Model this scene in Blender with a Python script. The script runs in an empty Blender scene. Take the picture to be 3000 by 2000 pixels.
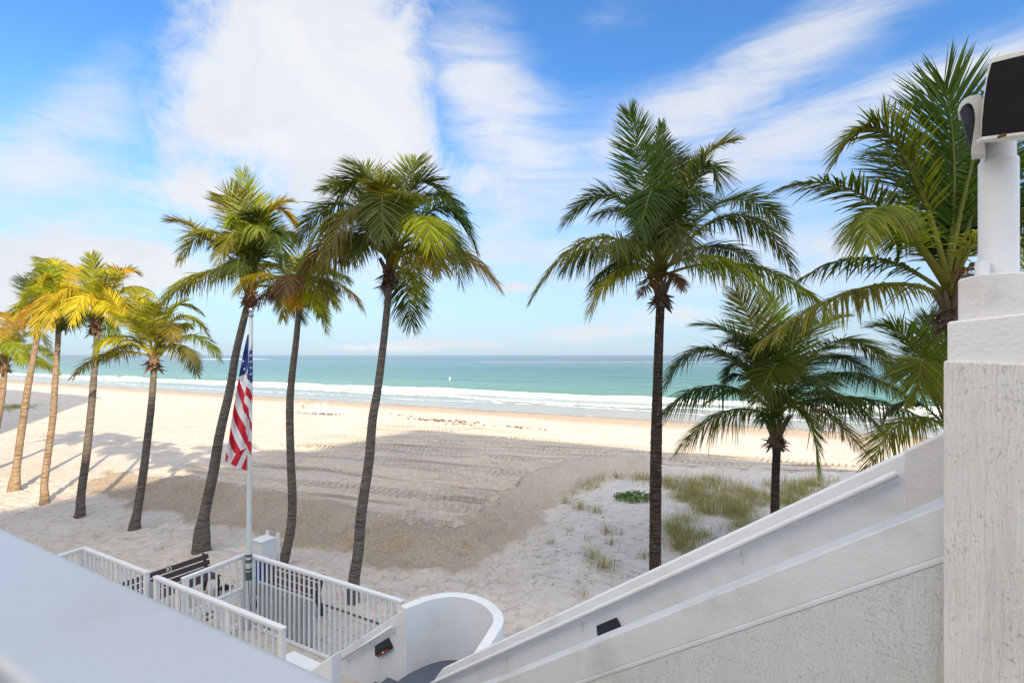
import bpy, bmesh, math, random
import numpy as np
from mathutils import Vector, Matrix
random.seed(7); rng = np.random.default_rng(11)
sc = bpy.context.scene
COL = sc.collection
R = math.radians
CAM = Vector((0, 0, 5.5)); F = 1500.0; HY = 1040.0
SD = Vector((0.872, -0.49, 0)); SD.normalize()          # along the shore
ND = Vector((-SD.y, SD.x, 0))                            # towards the sea
SUN_DIR = Vector((0.5, -0.866, 0)).normalized() * math.cos(R(28)) + Vector((0, 0, math.sin(R(28))))

def at(px, py, Y):
    return Vector(((px - 1500) / F * Y, Y, 5.5 - (py - HY) / F * Y))
def gnd(px, py, z=0.0):
    return at(px, py, (5.5 - z) * F / (py - HY))

# ------------------------------------------------------------------ objects
def tag(o, label=None, cat=None, group=None, kind=None):
    if label: o['label'] = label
    if cat: o['category'] = cat
    if group: o['group'] = group
    if kind: o['kind'] = kind
    return o
def empty(name, loc, label, cat, group=None):
    o = bpy.data.objects.new(name, None); COL.objects.link(o)
    o.location = loc; o.empty_display_size = 0.2
    return tag(o, label, cat, group)
def wloc(p):
    v = Vector((0, 0, 0))
    while p is not None:
        v = v + p.location; p = p.parent
    return v

class MB:
    def __init__(s): s.v = []; s.f = []; s.m = []; s.c = []
    def add(s, vs, fs, mi=0, col=None):
        o = len(s.v); s.v.extend([tuple(x) for x in vs])
        s.f.extend([tuple(i + o for i in f) for f in fs]); s.m.extend([mi] * len(fs))
        s.c.extend([col or (1, 1, 1)] * len(vs))
    def hexa(s, b, t, mi=0):            # four bottom, four top points, same winding (ccw from above)
        s.add(list(b) + list(t), [(3, 2, 1, 0), (4, 5, 6, 7), (0, 1, 5, 4), (1, 2, 6, 5), (2, 3, 7, 6), (3, 0, 4, 7)], mi)
    def box(s, c, sx, sy, sz, ax=None, mi=0, up=None):   # c centre, ax direction of the x side
        ax = Vector(ax or (1, 0, 0)).normalized(); up = Vector(up or (0, 0, 1)).normalized()
        ay = up.cross(ax).normalized(); c = Vector(c); a = ax * sx / 2; b = ay * sy / 2; u = up * sz / 2
        s.hexa([c - a - b - u, c + a - b - u, c + a + b - u, c - a + b - u], [c - a - b + u, c + a - b + u, c + a + b + u, c - a + b + u], mi)
    def tube(s, pts, rad, n=10, mi=0, cap=True, jit=0):
        pts = [Vector(p) for p in pts]; k = len(pts)
        if not hasattr(rad, '__len__'): rad = [rad] * k
        vs = []; ref = None
        for i, p in enumerate(pts):
            t = (pts[min(i + 1, k - 1)] - pts[max(i - 1, 0)]).normalized()
            if ref is None: ref = Vector((1, 0, 0)) if abs(t.x) < .8 else Vector((0, 1, 0))
            a = (ref - t * ref.dot(t)).normalized(); b = t.cross(a); ref = a
            for j in range(n):
                th = 2 * math.pi * j / n; r = rad[i] * (1 + (random.uniform(-jit, jit) if jit else 0))
                vs.append(p + a * math.cos(th) * r + b * math.sin(th) * r)
        fs = [(i * n + j, i * n + (j + 1) % n, (i + 1) * n + (j + 1) % n, (i + 1) * n + j) for i in range(k - 1) for j in range(n)]
        if cap: fs += [tuple(range(n))[::-1], tuple((k - 1) * n + j for j in range(n))]
        s.add(vs, fs, mi)
    def prism(s, poly, ext, mi=0):       # planar polygon (3D pts) extruded by vector
        poly = [Vector(p) for p in poly]; ext = Vector(ext); n = len(poly)
        s.add(poly + [p + ext for p in poly], [tuple(range(n))[::-1], tuple(range(n, 2 * n))] + [(i, (i + 1) % n, n + (i + 1) % n, n + i) for i in range(n)], mi)
    def build(s, name, mats, parent=None, bevel=0, smooth=False, colattr=False, segs=2, fix=True):
        me = bpy.data.meshes.new(name); off = wloc(parent)
        me.from_pydata([(v[0] - off.x, v[1] - off.y, v[2] - off.z) for v in s.v], [], s.f)
        if not isinstance(mats, (list, tuple)): mats = [mats]
        for m in mats: me.materials.append(m)
        me.polygons.foreach_set('material_index', s.m)
        if colattr:
            ca = me.color_attributes.new('tint', 'FLOAT_COLOR', 'POINT')
            ca.data.foreach_set('color', np.array([(c[0], c[1], c[2], 1) for c in s.c], 'f').ravel())
        if smooth: me.polygons.foreach_set('use_smooth', [True] * len(me.polygons))
        me.update()
        if fix:
            bm = bmesh.new(); bm.from_mesh(me); bmesh.ops.recalc_face_normals(bm, faces=bm.faces); bm.to_mesh(me); bm.free()
        o = bpy.data.objects.new(name, me); COL.objects.link(o)
        if parent is not None: o.parent = parent
        if bevel:
            b = o.modifiers.new('bevel', 'BEVEL'); b.width = bevel; b.segments = segs; b.limit_method = 'ANGLE'; b.angle_limit = R(35)
            b.harden_normals = False
            me.polygons.foreach_set('use_smooth', [True] * len(me.polygons))
            w = o.modifiers.new('wn', 'WEIGHTED_NORMAL'); w.keep_sharp = False
        return o

# ------------------------------------------------------------------ materials
def N(nt, t, **kw):
    n = nt.nodes.new(t)
    for k, v in kw.items():
        if k in n.inputs.keys() if isinstance(k, str) else False: n.inputs[k].default_value = v
        elif k.startswith('i_'): n.inputs[int(k[2:])].default_value = v
        else: setattr(n, k, v)
    return n
def newmat(name, col=(.5, .5, .5), rough=.6, metal=0, spec=.5):
    m = bpy.data.materials.new(name); m.use_nodes = True; nt = m.node_tree
    b = nt.nodes['Principled BSDF']
    b.inputs['Base Color'].default_value = (*col, 1); b.inputs['Roughness'].default_value = rough
    b.inputs['Metallic'].default_value = metal; b.inputs['Specular IOR Level'].default_value = spec
    return m, nt, b
def L(nt, a, b): nt.links.new(a, b)
def math_(nt, op, a, b=None, c=None, clamp=False):
    n = nt.nodes.new('ShaderNodeMath'); n.operation = op; n.use_clamp = clamp
    for i, x in enumerate((a, b, c)):
        if x is None: continue
        if isinstance(x, (int, float)): n.inputs[i].default_value = x
        else: nt.links.new(x, n.inputs[i])
    return n.outputs[0]
def smooth(nt, x, lo, hi, a=0., b=1.):
    n = nt.nodes.new('ShaderNodeMapRange'); n.interpolation_type = 'SMOOTHSTEP'; nt.links.new(x, n.inputs[0])
    for i, v in zip((1, 2, 3, 4), (lo, hi, a, b)): n.inputs[i].default_value = v
    return n.outputs[0]
def noise(nt, vec, scale, detail=4, rough=.55, dist=0):
    n = nt.nodes.new('ShaderNodeTexNoise'); n.inputs['Scale'].default_value = scale
    n.inputs['Detail'].default_value = detail; n.inputs['Roughness'].default_value = rough; n.inputs['Distortion'].default_value = dist
    if vec is not None: nt.links.new(vec, n.inputs['Vector'])
    return n.outputs['Fac']
def mixc(nt, f, a, b, mode='MIX'):
    n = nt.nodes.new('ShaderNodeMix'); n.data_type = 'RGBA'; n.blend_type = mode
    for sock, x in ((n.inputs[0], f), (n.inputs[6], a), (n.inputs[7], b)):
        if isinstance(x, (int, float)): sock.default_value = x
        elif isinstance(x, tuple): sock.default_value = (*x, 1) if len(x) == 3 else x
        else: nt.links.new(x, sock)
    return n.outputs[2]
def bump(nt, b, h, strength=.5, dist=.02):
    n = nt.nodes.new('ShaderNodeBump'); n.inputs['Strength'].default_value = strength; n.inputs['Distance'].default_value = dist
    nt.links.new(h, n.inputs['Height']); nt.links.new(n.outputs[0], b.inputs['Normal'])
def wpos(nt): return nt.nodes.new('ShaderNodeNewGeometry').outputs['Position']
def opos(nt): return nt.nodes.new('ShaderNodeTexCoord').outputs['Object']
def dot(nt, v, d):
    n = nt.nodes.new('ShaderNodeVectorMath'); n.operation = 'DOT_PRODUCT'; nt.links.new(v, n.inputs[0]); n.inputs[1].default_value = d
    return n.outputs['Value']
def comb(nt, x, y, z=0):
    n = nt.nodes.new('ShaderNodeCombineXYZ')
    for i, v in enumerate((x, y, z)):
        if isinstance(v, (int, float)): n.inputs[i].default_value = v
        else: nt.links.new(v, n.inputs[i])
    return n.outputs[0]

def white_paint(name, col=(.77, .795, .82), rough=.55, grime=.10, bs=.25):
    m, nt, b = newmat(name, col, rough, spec=.35)
    p = wpos(nt)
    n1 = noise(nt, p, 1.7, 6, .65); n2 = noise(nt, p, 45, 3)
    c = mixc(nt, smooth(nt, n1, .45, .8), tuple(col), tuple(x * (1 - grime * 1.5) * k for x, k in zip(col, (1, .97, .9))))
    n3 = noise(nt, p, 9, 8, .7); c = mixc(nt, smooth(nt, n3, .66, .74, 0, .35), c, (.42, .40, .36))
    L(nt, c, b.inputs['Base Color'])
    bump(nt, b, math_(nt, 'ADD', n2, math_(nt, 'MULTIPLY', noise(nt, p, 12, 4), 1.5)), bs, .006)
    return m
def stucco(name, axis, col, blob=1., comb_=1., dirt=0., bd=.006):
    m, nt, b = newmat(name, col, .85, spec=.2)
    p = wpos(nt); u = dot(nt, p, tuple(axis)); sx = nt.nodes.new('ShaderNodeSeparateXYZ'); L(nt, p, sx.inputs[0]); z = sx.outputs[2]
    warp = noise(nt, p, 3, 2)
    uv = comb(nt, math_(nt, 'MULTIPLY', math_(nt, 'ADD', u, math_(nt, 'MULTIPLY', warp, .03)), 60), math_(nt, 'MULTIPLY', z, 1.1))
    groove = noise(nt, uv, 1.5, 3, .6)
    fine = noise(nt, p, 120, 3, .6)
    bl = noise(nt, comb(nt, math_(nt, 'MULTIPLY', u, 55), math_(nt, 'MULTIPLY', z, 40)), 1.2, 3, .6, 0)
    blobs = smooth(nt, bl, .50, .85)
    big = noise(nt, comb(nt, math_(nt, 'MULTIPLY', u, 9), math_(nt, 'MULTIPLY', z, 4)), 1, 3)
    blobs = math_(nt, 'MULTIPLY', blobs, smooth(nt, big, .25, .55))
    h = math_(nt, 'ADD', math_(nt, 'MULTIPLY', groove, .8 * comb_), math_(nt, 'ADD', math_(nt, 'MULTIPLY', fine, .6), math_(nt, 'MULTIPLY', blobs, .8 * blob)))
    c = mixc(nt, smooth(nt, noise(nt, p, 1.3, 5), .4, .75), tuple(col), tuple(x * k for x, k in zip(col, (.92, .89, .82))))
    run = noise(nt, comb(nt, math_(nt, 'MULTIPLY', u, 9), math_(nt, 'MULTIPLY', z, .8), 1.7), 1, 5, .6)
    c = mixc(nt, smooth(nt, run, .52, .78, 0, .55), c, tuple(x * k for x, k in zip(col, (.74, .70, .62))))
    c = mixc(nt, smooth(nt, fine, .5, .75, 0, .35), c, tuple(x * .7 for x in col))
    if dirt:
        pit = noise(nt, comb(nt, math_(nt, 'MULTIPLY', u, 60), math_(nt, 'MULTIPLY', z, 34), 3.3), 1.3, 4, .65)
        pv = math_(nt, 'MULTIPLY', smooth(nt, pit, .56, .70), smooth(nt, big, .30, .60))
        c = mixc(nt, math_(nt, 'MULTIPLY', pv, dirt), c, (.30, .28, .25))
        h = math_(nt, 'SUBTRACT', h, math_(nt, 'MULTIPLY', pv, .5))
    L(nt, c, b.inputs['Base Color'])
    bump(nt, b, h, .9, bd)
    return m
def simple(name, col, rough=.5, metal=0, var=.15, scale=8, bs=.0, spec=.4):
    m, nt, b = newmat(name, col, rough, metal, spec)
    p = wpos(nt); n1 = noise(nt, p, scale, 5, .6)
    c = mixc(nt, n1, tuple(min(1, x * (1 + var)) for x in col), tuple(x * (1 - var) for x in col))
    L(nt, c, b.inputs['Base Color'])
    if bs: bump(nt, b, noise(nt, p, scale * 6, 4), bs, .01)
    return m

STAIR = Vector((-1.063, 1, 0)).normalized()
M = {}
M['wall'] = white_paint('painted_wall')
M['rail'] = white_paint('rail_paint', (.74, .76, .78), .4, .05, .12)
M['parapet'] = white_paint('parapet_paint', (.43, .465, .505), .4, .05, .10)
M['stucco'] = stucco('stair_stucco', STAIR, (.60, .615, .62), 1.5, 1.3, 0., .0075)
M['smoothband'] = white_paint('band_paint', (.60, .62, .635), .7, .18, .6)
M['pillarst'] = stucco('pillar_stucco', SD, (.74, .725, .70), .05, 2.3, .28, .008)
M['pillarsm'] = white_paint('pillar_smooth', (.70, .69, .68), .7, .16, .7)
M['landing'] = simple('landing_paint', (.085, .10, .14), .45, 0, .15, 3, .15)
M['pave'] = None
M['darkwood'] = simple('bench_slats', (.055, .040, .040), .55, 0, .25, 14, .1)
M['redwood'] = simple('bench_red_slats', (.075, .042, .036), .55, 0, .25, 14, .1)
M['iron'] = simple('cast_iron', (.012, .013, .016), .45, 0, .2, 10)
M['black'] = simple('black_plastic', (.010, .010, .012), .4, 0, .2, 10)
M['panel'] = simple('solar_panel', (.006, .008, .016), .18, 0, .2, 4, 0, .6)
M['orange'] = simple('orange_lens', (.42, .085, .018), .3, 0, .1, 10)
M['blue'] = simple('blue_bin', (.010, .045, .26), .4, 0, .12, 5)
M['steel'] = simple('pole_paint', (.60, .63, .63), .35, 0, .05, 6)
M['chrome'] = simple('polished_ball', (.75, .76, .78), .15, 1, .03, 4)
M['tape'] = simple('black_tape', (.085, .09, .10), .6, 0, .95, 14)
M['text'] = simple('letter_paint', (.75, .73, .73), .6, 0, .05, 5)
M['wire'] = simple('galvanised_wire', (.4, .41, .42), .4, 1, .1, 5)
M['brownedge'] = simple('brown_edging', (.11, .06, .04), .7, 0, .2, 6)
M['red'] = simple('flag_red', (.56, .016, .035), .75, 0, .06, 20, .1)
M['fwhite'] = simple('flag_white', (.78, .77, .78), .75, 0, .03, 20, .1)
M['navy'] = simple('flag_blue', (.022, .045, .19), .75, 0, .06, 20, .1)
M['lounge'] = simple('lounge_strap', (.80, .79, .76), .5, 0, .03, 6)
M['tan'] = simple('tan_towel', (.45, .26, .13), .8, 0, .1, 8)
M['weed'] = simple('dry_seaweed', (.12, .07, .03), .9, 0, .4, 3)
M['hinge'] = simple('rusty_hinge', (.16, .08, .025), .7, .3, .5, 30)
M['rust'] = M['hinge']
M['lens'] = simple('dusty_lens', (.006, .006, .009), .5, 0, .6, 5, .05, .12)
M['dusty'] = simple('dusty_grey_lens', (.035, .035, .045), .35, 0, .5, 12, 0, .4); M['lamp'] = white_paint('lamp_housing', (.66, .65, .61), .5, .25, .3)
M['shrub'] = simple('shrub_leaf', (.10, .20, .025), .5, 0, .35, 9)

def leafmat(name, attr='tint', trans=.35, rough=.42, spec=.45):
    m, nt, b = newmat(name, (.1, .1, .1), rough, spec=spec)
    a = nt.nodes.new('ShaderNodeAttribute'); a.attribute_name = attr
    L(nt, a.outputs['Color'], b.inputs['Base Color'])
    t = nt.nodes.new('ShaderNodeBsdfTranslucent')
    g = nt.nodes.new('ShaderNodeMix'); g.data_type = 'RGBA'; g.blend_type = 'MULTIPLY'; g.inputs[0].default_value = 1
    L(nt, a.outputs['Color'], g.inputs[6]); g.inputs[7].default_value = (1.7, 1.7, .6, 1)
    L(nt, g.outputs[2], t.inputs['Color'])
    mx = nt.nodes.new('ShaderNodeMixShader'); mx.inputs[0].default_value = trans
    L(nt, b.outputs[0], mx.inputs[1]); L(nt, t.outputs[0], mx.inputs[2])
    L(nt, mx.outputs[0], nt.nodes['Material Output'].inputs['Surface'])
    return m
M['frond'] = leafmat('palm_leaf', trans=.42, rough=.5, spec=.28)
M['grass'] = leafmat('dune_grass_leaf', trans=.25, rough=.6, spec=.2)

def trunkmat(name, dark, light, spots=0.):
    m, nt, b = newmat(name, light, .9, spec=.15)
    p = opos(nt); sx = nt.nodes.new('ShaderNodeSeparateXYZ'); L(nt, p, sx.inputs[0])
    zz = math_(nt, 'ADD', sx.outputs[2], math_(nt, 'MULTIPLY', noise(nt, p, 6, 2), .09))
    ring = noise(nt, comb(nt, math_(nt, 'MULTIPLY', sx.outputs[0], 2.5), math_(nt, 'MULTIPLY', sx.outputs[1], 2.5), math_(nt, 'MULTIPLY', zz, 42)), 1, 3, .6)
    fine = noise(nt, p, 30, 5, .65)
    f = math_(nt, 'ADD', math_(nt, 'MULTIPLY', ring, .65), math_(nt, 'MULTIPLY', fine, .35))
    c = mixc(nt, smooth(nt, f, .38, .62), dark, light)
    c = mixc(nt, smooth(nt, noise(nt, p, .9, 3), .5, .75, 0, .55), c, dark)
    if spots: c = mixc(nt, smooth(nt, noise(nt, p, 22, 2, .4), .70, .74, 0, spots), c, (.55, .52, .48))
    L(nt, c, b.inputs['Base Color']); bump(nt, b, f, .8, .02)
    return m
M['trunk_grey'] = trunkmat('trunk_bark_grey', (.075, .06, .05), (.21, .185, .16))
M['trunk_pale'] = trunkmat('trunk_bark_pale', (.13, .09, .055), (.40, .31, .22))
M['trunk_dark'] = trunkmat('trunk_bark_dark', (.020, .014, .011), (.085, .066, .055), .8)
M['fibre'] = simple('palm_fibre', (.16, .105, .07), .9, 0, .5, 18, .6)

# ------------------------------------------------------------------ terrain
def vnoise(x, y, seed=0):
    xi = np.floor(x).astype(np.int64); yi = np.floor(y).astype(np.int64); fx = x - xi; fy = y - yi
    fx = fx * fx * (3 - 2 * fx); fy = fy * fy * (3 - 2 * fy)
    def h(a, b):
        n = (a * 374761393 + b * 668265263 + seed * 974711) & 0x7fffffff
        n = ((n ^ (n >> 13)) * 1274126177) & 0x7fffffff
        return ((n ^ (n >> 16)) & 0xffff) / 65535.0
    return (h(xi, yi) * (1 - fx) + h(xi + 1, yi) * fx) * (1 - fy) + (h(xi, yi + 1) * (1 - fx) + h(xi + 1, yi + 1) * fx) * fy
def fbm(x, y, o=4, seed=0):
    s = 0; a = .5; t = 0
    for i in range(o):
        s = s + a * vnoise(x * 2 ** i + i * 17.3, y * 2 ** i - i * 9.1, seed + i); t += a; a *= .5
    return s / t
def sstep(x, a, b):
    t = np.clip((x - a) / (b - a), 0, 1); return t * t * (3 - 2 * t)
def g2(l): return np.array([tuple(gnd(*p))[:2] for p in l])
BERM_UP = g2([(240, 1415), (338, 1372), (376, 1380), (478, 1410), (593, 1440), (714, 1462), (900, 1497), (1020, 1530), (1142, 1560), (1250, 1583), (1342, 1572), (1432, 1508), (1495, 1465), (1580, 1402), (1640, 1380), (1708, 1366), (1900, 1360)])
BERM_LO = g2([(225, 1440), (287, 1443), (350, 1459), (383, 1485), (415, 1500), (507, 1503), (558, 1522), (641, 1530), (699, 1541), (753, 1560), (861, 1592), (950, 1606), (1037, 1620), (1176, 1663), (1304, 1667), (1410, 1650), (1495, 1608), (1555, 1557), (1590, 1510), (1665, 1446), (1729, 1417), (1793, 1400), (1900, 1392)])
BERM = np.vstack([BERM_UP, BERM_LO[::-1]])
TRACK = np.vstack([BERM_UP, g2([(2500, 1385), (3300, 1372), (4300, 1190), (-1300, 1190), (-1300, 1300)])])
DUNE = g2([(1480, 1650), (1560, 1560), (1665, 1446), (1793, 1402), (1950, 1390), (2500, 1385), (2700, 1420), (2700, 1800), (1900, 1900), (1500, 1790)])
_r = random.Random(3); FEET = []
for _ in range(46):
    _k = _r.random(); _p = gnd(1150 + 330 * _k + _r.gauss(0, 60), 1600 - 150 * max(0, _k - .35) + _r.gauss(0, 28)); FEET.append((_p.x, _p.y, _r.uniform(.4, 1.6)))
for _ in range(14):
    _p = gnd(_r.uniform(700, 1150), _r.uniform(1530, 1610)); FEET.append((_p.x, _p.y, _r.uniform(0, 3)))
def seg_dist(x, y, poly, closed=True):
    d = np.full(x.shape, 1e9); n = len(poly)
    for i in range(n if closed else n - 1):
        a = poly[i]; b = poly[(i + 1) % n]; ab = b - a; l2 = max((ab ** 2).sum(), 1e-9)
        t = np.clip(((x - a[0]) * ab[0] + (y - a[1]) * ab[1]) / l2, 0, 1)
        d = np.minimum(d, np.hypot(x - a[0] - t * ab[0], y - a[1] - t * ab[1]))
    return d
def inside(x, y, poly):
    r = np.zeros(x.shape, bool); n = len(poly)
    for i in range(n):
        a = poly[i]; b = poly[(i + 1) % n]
        with np.errstate(divide='ignore', invalid='ignore'):
            c = ((a[1] > y) != (b[1] > y)) & (x < (b[0] - a[0]) * (y - a[1]) / (b[1] - a[1] + 1e-12) + a[0])
        r ^= c
    return r
def sdist(x, y, poly):
    d = seg_dist(x, y, poly); return np.where(inside(x, y, poly), d, -d)
SH_D = 51.0; SEA_Z = -0.9
def shore(x, y): return x * SD.x + y * SD.y, x * ND.x + y * ND.y
def base_z(d):
    return -np.clip((d - 30) / 21, 0, None) ** 1.25 * 0.9
def sand_height(x, y, full=True):
    x = np.asarray(x, float); y = np.asarray(y, float)
    t, d = shore(x, y)
    z = base_z(d)
    jx = x + .55 * (fbm(x * 1.5, y * 1.5, 4, 5) - .5) * 2; jy = y + .55 * (fbm(x * 1.5, y * 1.5, 4, 9) - .5) * 2
    sb = sdist(jx, jy, BERM); berm = sstep(sb, -.10, .10) * (.85 + .15 * sstep(fbm(x * .8, y * .8, 3, 14), .35, .6))
    dl = seg_dist(jx, jy, BERM_UP, False)
    ridge = np.where(inside(jx, jy, BERM), np.exp(-(dl / 1.1) ** 2), np.exp(-(dl / .28) ** 2))
    fade = sstep(t, -24.5, -22.5)
    z = z + .48 * ridge * fade
    z = z + berm * (.06 * (fbm(x * 7, y * 7, 3, 3) - .5) * 2 + .12 * (fbm(x * 1.8, y * 1.8, 3, 4) - .5))
    dn = sstep(sdist(x, y, DUNE), -.5, 1.5)
    z = z + dn * (.25 * fbm(x * .45, y * .45, 3, 21) + .03 * (fbm(x * 2.2, y * 2.2, 3, 8) - .5))
    # tracked ground beyond the berm, footprints this side
    beyond = sstep(-sb, 0, .6) * sstep(d, 9.5, 11.5)
    seaside = sstep(sdist(jx, jy, TRACK), -.2, .5)
    near = 1 - seaside
    foot = fbm(x * 2.6, y * 2.6, 2, 31); dim = np.clip(.50 - foot, 0, 1)
    foot2 = fbm(x * 4.6 + 3, y * 4.6, 2, 37); dim2 = np.clip(.46 - foot2, 0, 1)
    z = z - near * (1 - berm) * (1 - .6 * dn) * (dim * .34 + dim2 * .18)
    # piled ridges along the machine's passes
    a = x * .947 - y * .321; b = x * .321 + y * .947
    zone = seaside * (1 - dn) * sstep(a, -26, -20) * (1 - sstep(d, 29, 32.5))
    rid = fbm(a * .09 + 5, b * 1.1, 3, 51)
    z = z + zone * (.22 * (rid - .5) + .09 * sstep(fbm(a * .12, b * 2.4, 2, 57), .62, .72))
    # wheel track along the inside of the berm, and footprints
    q0, q1 = g2([(1335, 1556), (1650, 1372)]); qd = (q1 - q0) / np.hypot(*(q1 - q0)); ql = np.hypot(*(q1 - q0))
    vv = (x - q0[0]) * qd[0] + (y - q0[1]) * qd[1]; ww = -(x - q0[0]) * qd[1] + (y - q0[1]) * qd[0]
    for w0 in (.75, 2.6):
        mk = sstep(vv, 0, .6) * (1 - sstep(vv, ql * .9, ql)) * sstep(ww, w0 - .42, w0 - .34) * (1 - sstep(ww, w0 + .34, w0 + .42))
        z = z + mk * (.05 * np.sin(2 * np.pi * (vv + .3 * np.abs(ww - w0)) / .42) - .04)
    for fx, fy, fa in FEET:
        ca, sa = np.cos(fa), np.sin(fa); u_ = (x - fx) * ca + (y - fy) * sa; v_ = -(x - fx) * sa + (y - fy) * ca
        z = z - .15 * np.exp(-(u_ / .19) ** 2 - (v_ / .12) ** 2)
    # low far mound
    m0 = gnd(1400, 1262, 0)
    ma = (x - m0.x) * SD.x + (y - m0.y) * SD.y; mb = (x - m0.x) * ND.x + (y - m0.y) * ND.y
    z = z + .38 * np.exp(-(ma / 5.5) ** 2 - (mb / 1.1) ** 2) * (.6 + .6 * fbm(x * 1.2, y * 1.2, 3, 77))
    return z, berm, dn, zone
def sz(x, y): return float(sand_height(np.array([x]), np.array([y]))[0][0])

def grid_mesh(name, ys, ratios, fun):
    Y, Q = np.meshgrid(ys, ratios, indexing='ij'); X = Y * Q
    z, attrs = fun(X, Y)
    nr, nc = X.shape
    co = np.stack([X, Y, z], -1).reshape(-1, 3)
    i = np.arange(nr * nc).reshape(nr, nc)
    q = np.stack([i[:-1, :-1], i[:-1, 1:], i[1:, 1:], i[1:, :-1]], -1).reshape(-1, 4)
    me = bpy.data.meshes.new(name)
    me.vertices.add(len(co)); me.vertices.foreach_set('co', co.astype('f').ravel())
    me.loops.add(q.size); me.loops.foreach_set('vertex_index', q.astype('i').ravel())
    me.polygons.add(len(q)); me.polygons.foreach_set('loop_start', np.arange(0, q.size, 4, dtype='i'))
    me.polygons.foreach_set('use_smooth', np.ones(len(q), bool))
    me.update(); me.validate()
    for k, v in attrs.items():
        ca = me.color_attributes.new(k, 'FLOAT_COLOR', 'POINT')
        ca.data.foreach_set('color', np.stack([c.ravel() for c in v] + [np.ones(X.size)] * (4 - len(v)), -1).astype('f').ravel())
    o = bpy.data.objects.new(name, me); COL.objects.link(o); return o

def sand_fun(X, Y):
    z, berm, dn, zone = sand_height(X, Y)
    t, d = shore(X, Y)
    return z, {'zone': (berm, dn, zone)}
ys = np.concatenate([np.geomspace(3.2, 60, 560), np.geomspace(60.5, 330, 90)])
beach = grid_mesh('beach', ys, np.linspace(-1.75, 1.75, 640), sand_fun)
tag(beach, kind='structure')
m, nt, b = newmat('beach_sand', (.5, .45, .4), .95, spec=.1)
p = wpos(nt); za = nt.nodes.new('ShaderNodeAttribute'); za.attribute_name = 'zone'
sepz = nt.nodes.new('ShaderNodeSeparateColor'); L(nt, za.outputs['Color'], sepz.inputs[0])
berm_, dune_, trk_ = sepz.outputs[0], sepz.outputs[1], sepz.outputs[2]
dd = dot(nt, p, tuple(ND))
n_big = noise(nt, p, .5, 5, .6); n_mid = noise(nt, p, 3, 5, .6); n_fine = noise(nt, p, 30, 5, .7)
dry = mixc(nt, smooth(nt, n_big, .35, .7), (.66, .595, .525), (.58, .515, .445))
dry = mixc(nt, smooth(nt, n_mid, .45, .75, 0, .5), dry, (.50, .43, .36))
TA = dot(nt, p, (.947, -.321, 0)); TB = dot(nt, p, (.321, .947, 0))
TB = math_(nt, 'ADD', TB, math_(nt, 'MULTIPLY', noise(nt, p, .07, 2), 3.0))
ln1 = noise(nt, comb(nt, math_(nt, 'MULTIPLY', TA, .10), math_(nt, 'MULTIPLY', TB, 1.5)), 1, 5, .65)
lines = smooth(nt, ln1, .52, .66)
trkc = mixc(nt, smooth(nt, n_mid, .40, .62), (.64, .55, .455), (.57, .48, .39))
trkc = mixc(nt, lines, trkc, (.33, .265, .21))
dimple_shade = noise(nt, p, 4.2, 4, .6, .4)  # mask for dimple shading, painted as darker blotches on dry and tracked sand
dry = mixc(nt, smooth(nt, dimple_shade, .50, .68, 0, .75), dry, (.47, .395, .325))
trkc = mixc(nt, smooth(nt, dimple_shade, .52, .66, 0, .5), trkc, (.44, .37, .305))
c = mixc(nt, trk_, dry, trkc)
bermc = mixc(nt, smooth(nt, noise(nt, p, 16, 5, .7), .35, .65), (.40, .32, .235), (.58, .48, .37))
bermR = mixc(nt, smooth(nt, dot(nt, p, (1, .0, 0)), -4, 4), bermc, mixc(nt, smooth(nt, noise(nt, p, 16, 5, .7), .35, .65), (.47, .395, .32), (.63, .55, .465)))
c = mixc(nt, berm_, c, bermR)
c = mixc(nt, dune_, c, mixc(nt, smooth(nt, n_mid, .4, .7), (.62, .585, .545), (.54, .50, .455)))
wob = math_(nt, 'ADD', dd, math_(nt, 'MULTIPLY', math_(nt, 'SUBTRACT', noise(nt, p, .12, 3), .5), 5))
damp = smooth(nt, wob, 40, 46)
c = mixc(nt, damp, c, (.46, .375, .285))
c = mixc(nt, smooth(nt, wob, 48.0, 50), c, (.30, .25, .20))
L(nt, smooth(nt, wob, 46, 50, .95, .35), b.inputs['Roughness'])
# tyre treads
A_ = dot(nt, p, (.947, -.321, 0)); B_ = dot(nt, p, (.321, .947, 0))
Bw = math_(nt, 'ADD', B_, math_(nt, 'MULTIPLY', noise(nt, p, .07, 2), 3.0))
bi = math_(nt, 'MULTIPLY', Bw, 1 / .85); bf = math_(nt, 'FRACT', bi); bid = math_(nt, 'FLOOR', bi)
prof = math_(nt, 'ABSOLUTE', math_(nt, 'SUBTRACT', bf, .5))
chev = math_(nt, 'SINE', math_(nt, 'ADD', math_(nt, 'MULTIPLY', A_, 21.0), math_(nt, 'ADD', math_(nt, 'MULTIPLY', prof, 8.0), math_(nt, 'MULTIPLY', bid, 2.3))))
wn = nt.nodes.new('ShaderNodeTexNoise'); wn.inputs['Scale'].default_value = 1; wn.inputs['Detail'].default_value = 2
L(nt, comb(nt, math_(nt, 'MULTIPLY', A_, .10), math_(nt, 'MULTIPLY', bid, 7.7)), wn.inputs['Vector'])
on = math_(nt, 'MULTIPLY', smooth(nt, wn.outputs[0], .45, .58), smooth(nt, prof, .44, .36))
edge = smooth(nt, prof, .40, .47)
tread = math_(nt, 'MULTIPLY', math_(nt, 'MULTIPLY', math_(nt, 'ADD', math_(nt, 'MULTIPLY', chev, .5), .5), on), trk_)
c = mixc(nt, math_(nt, 'MULTIPLY', tread, .32), c, (.36, .30, .245)); L(nt, c, b.inputs['Base Color'])  # shading of the tread bars painted into the sand colour
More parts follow.
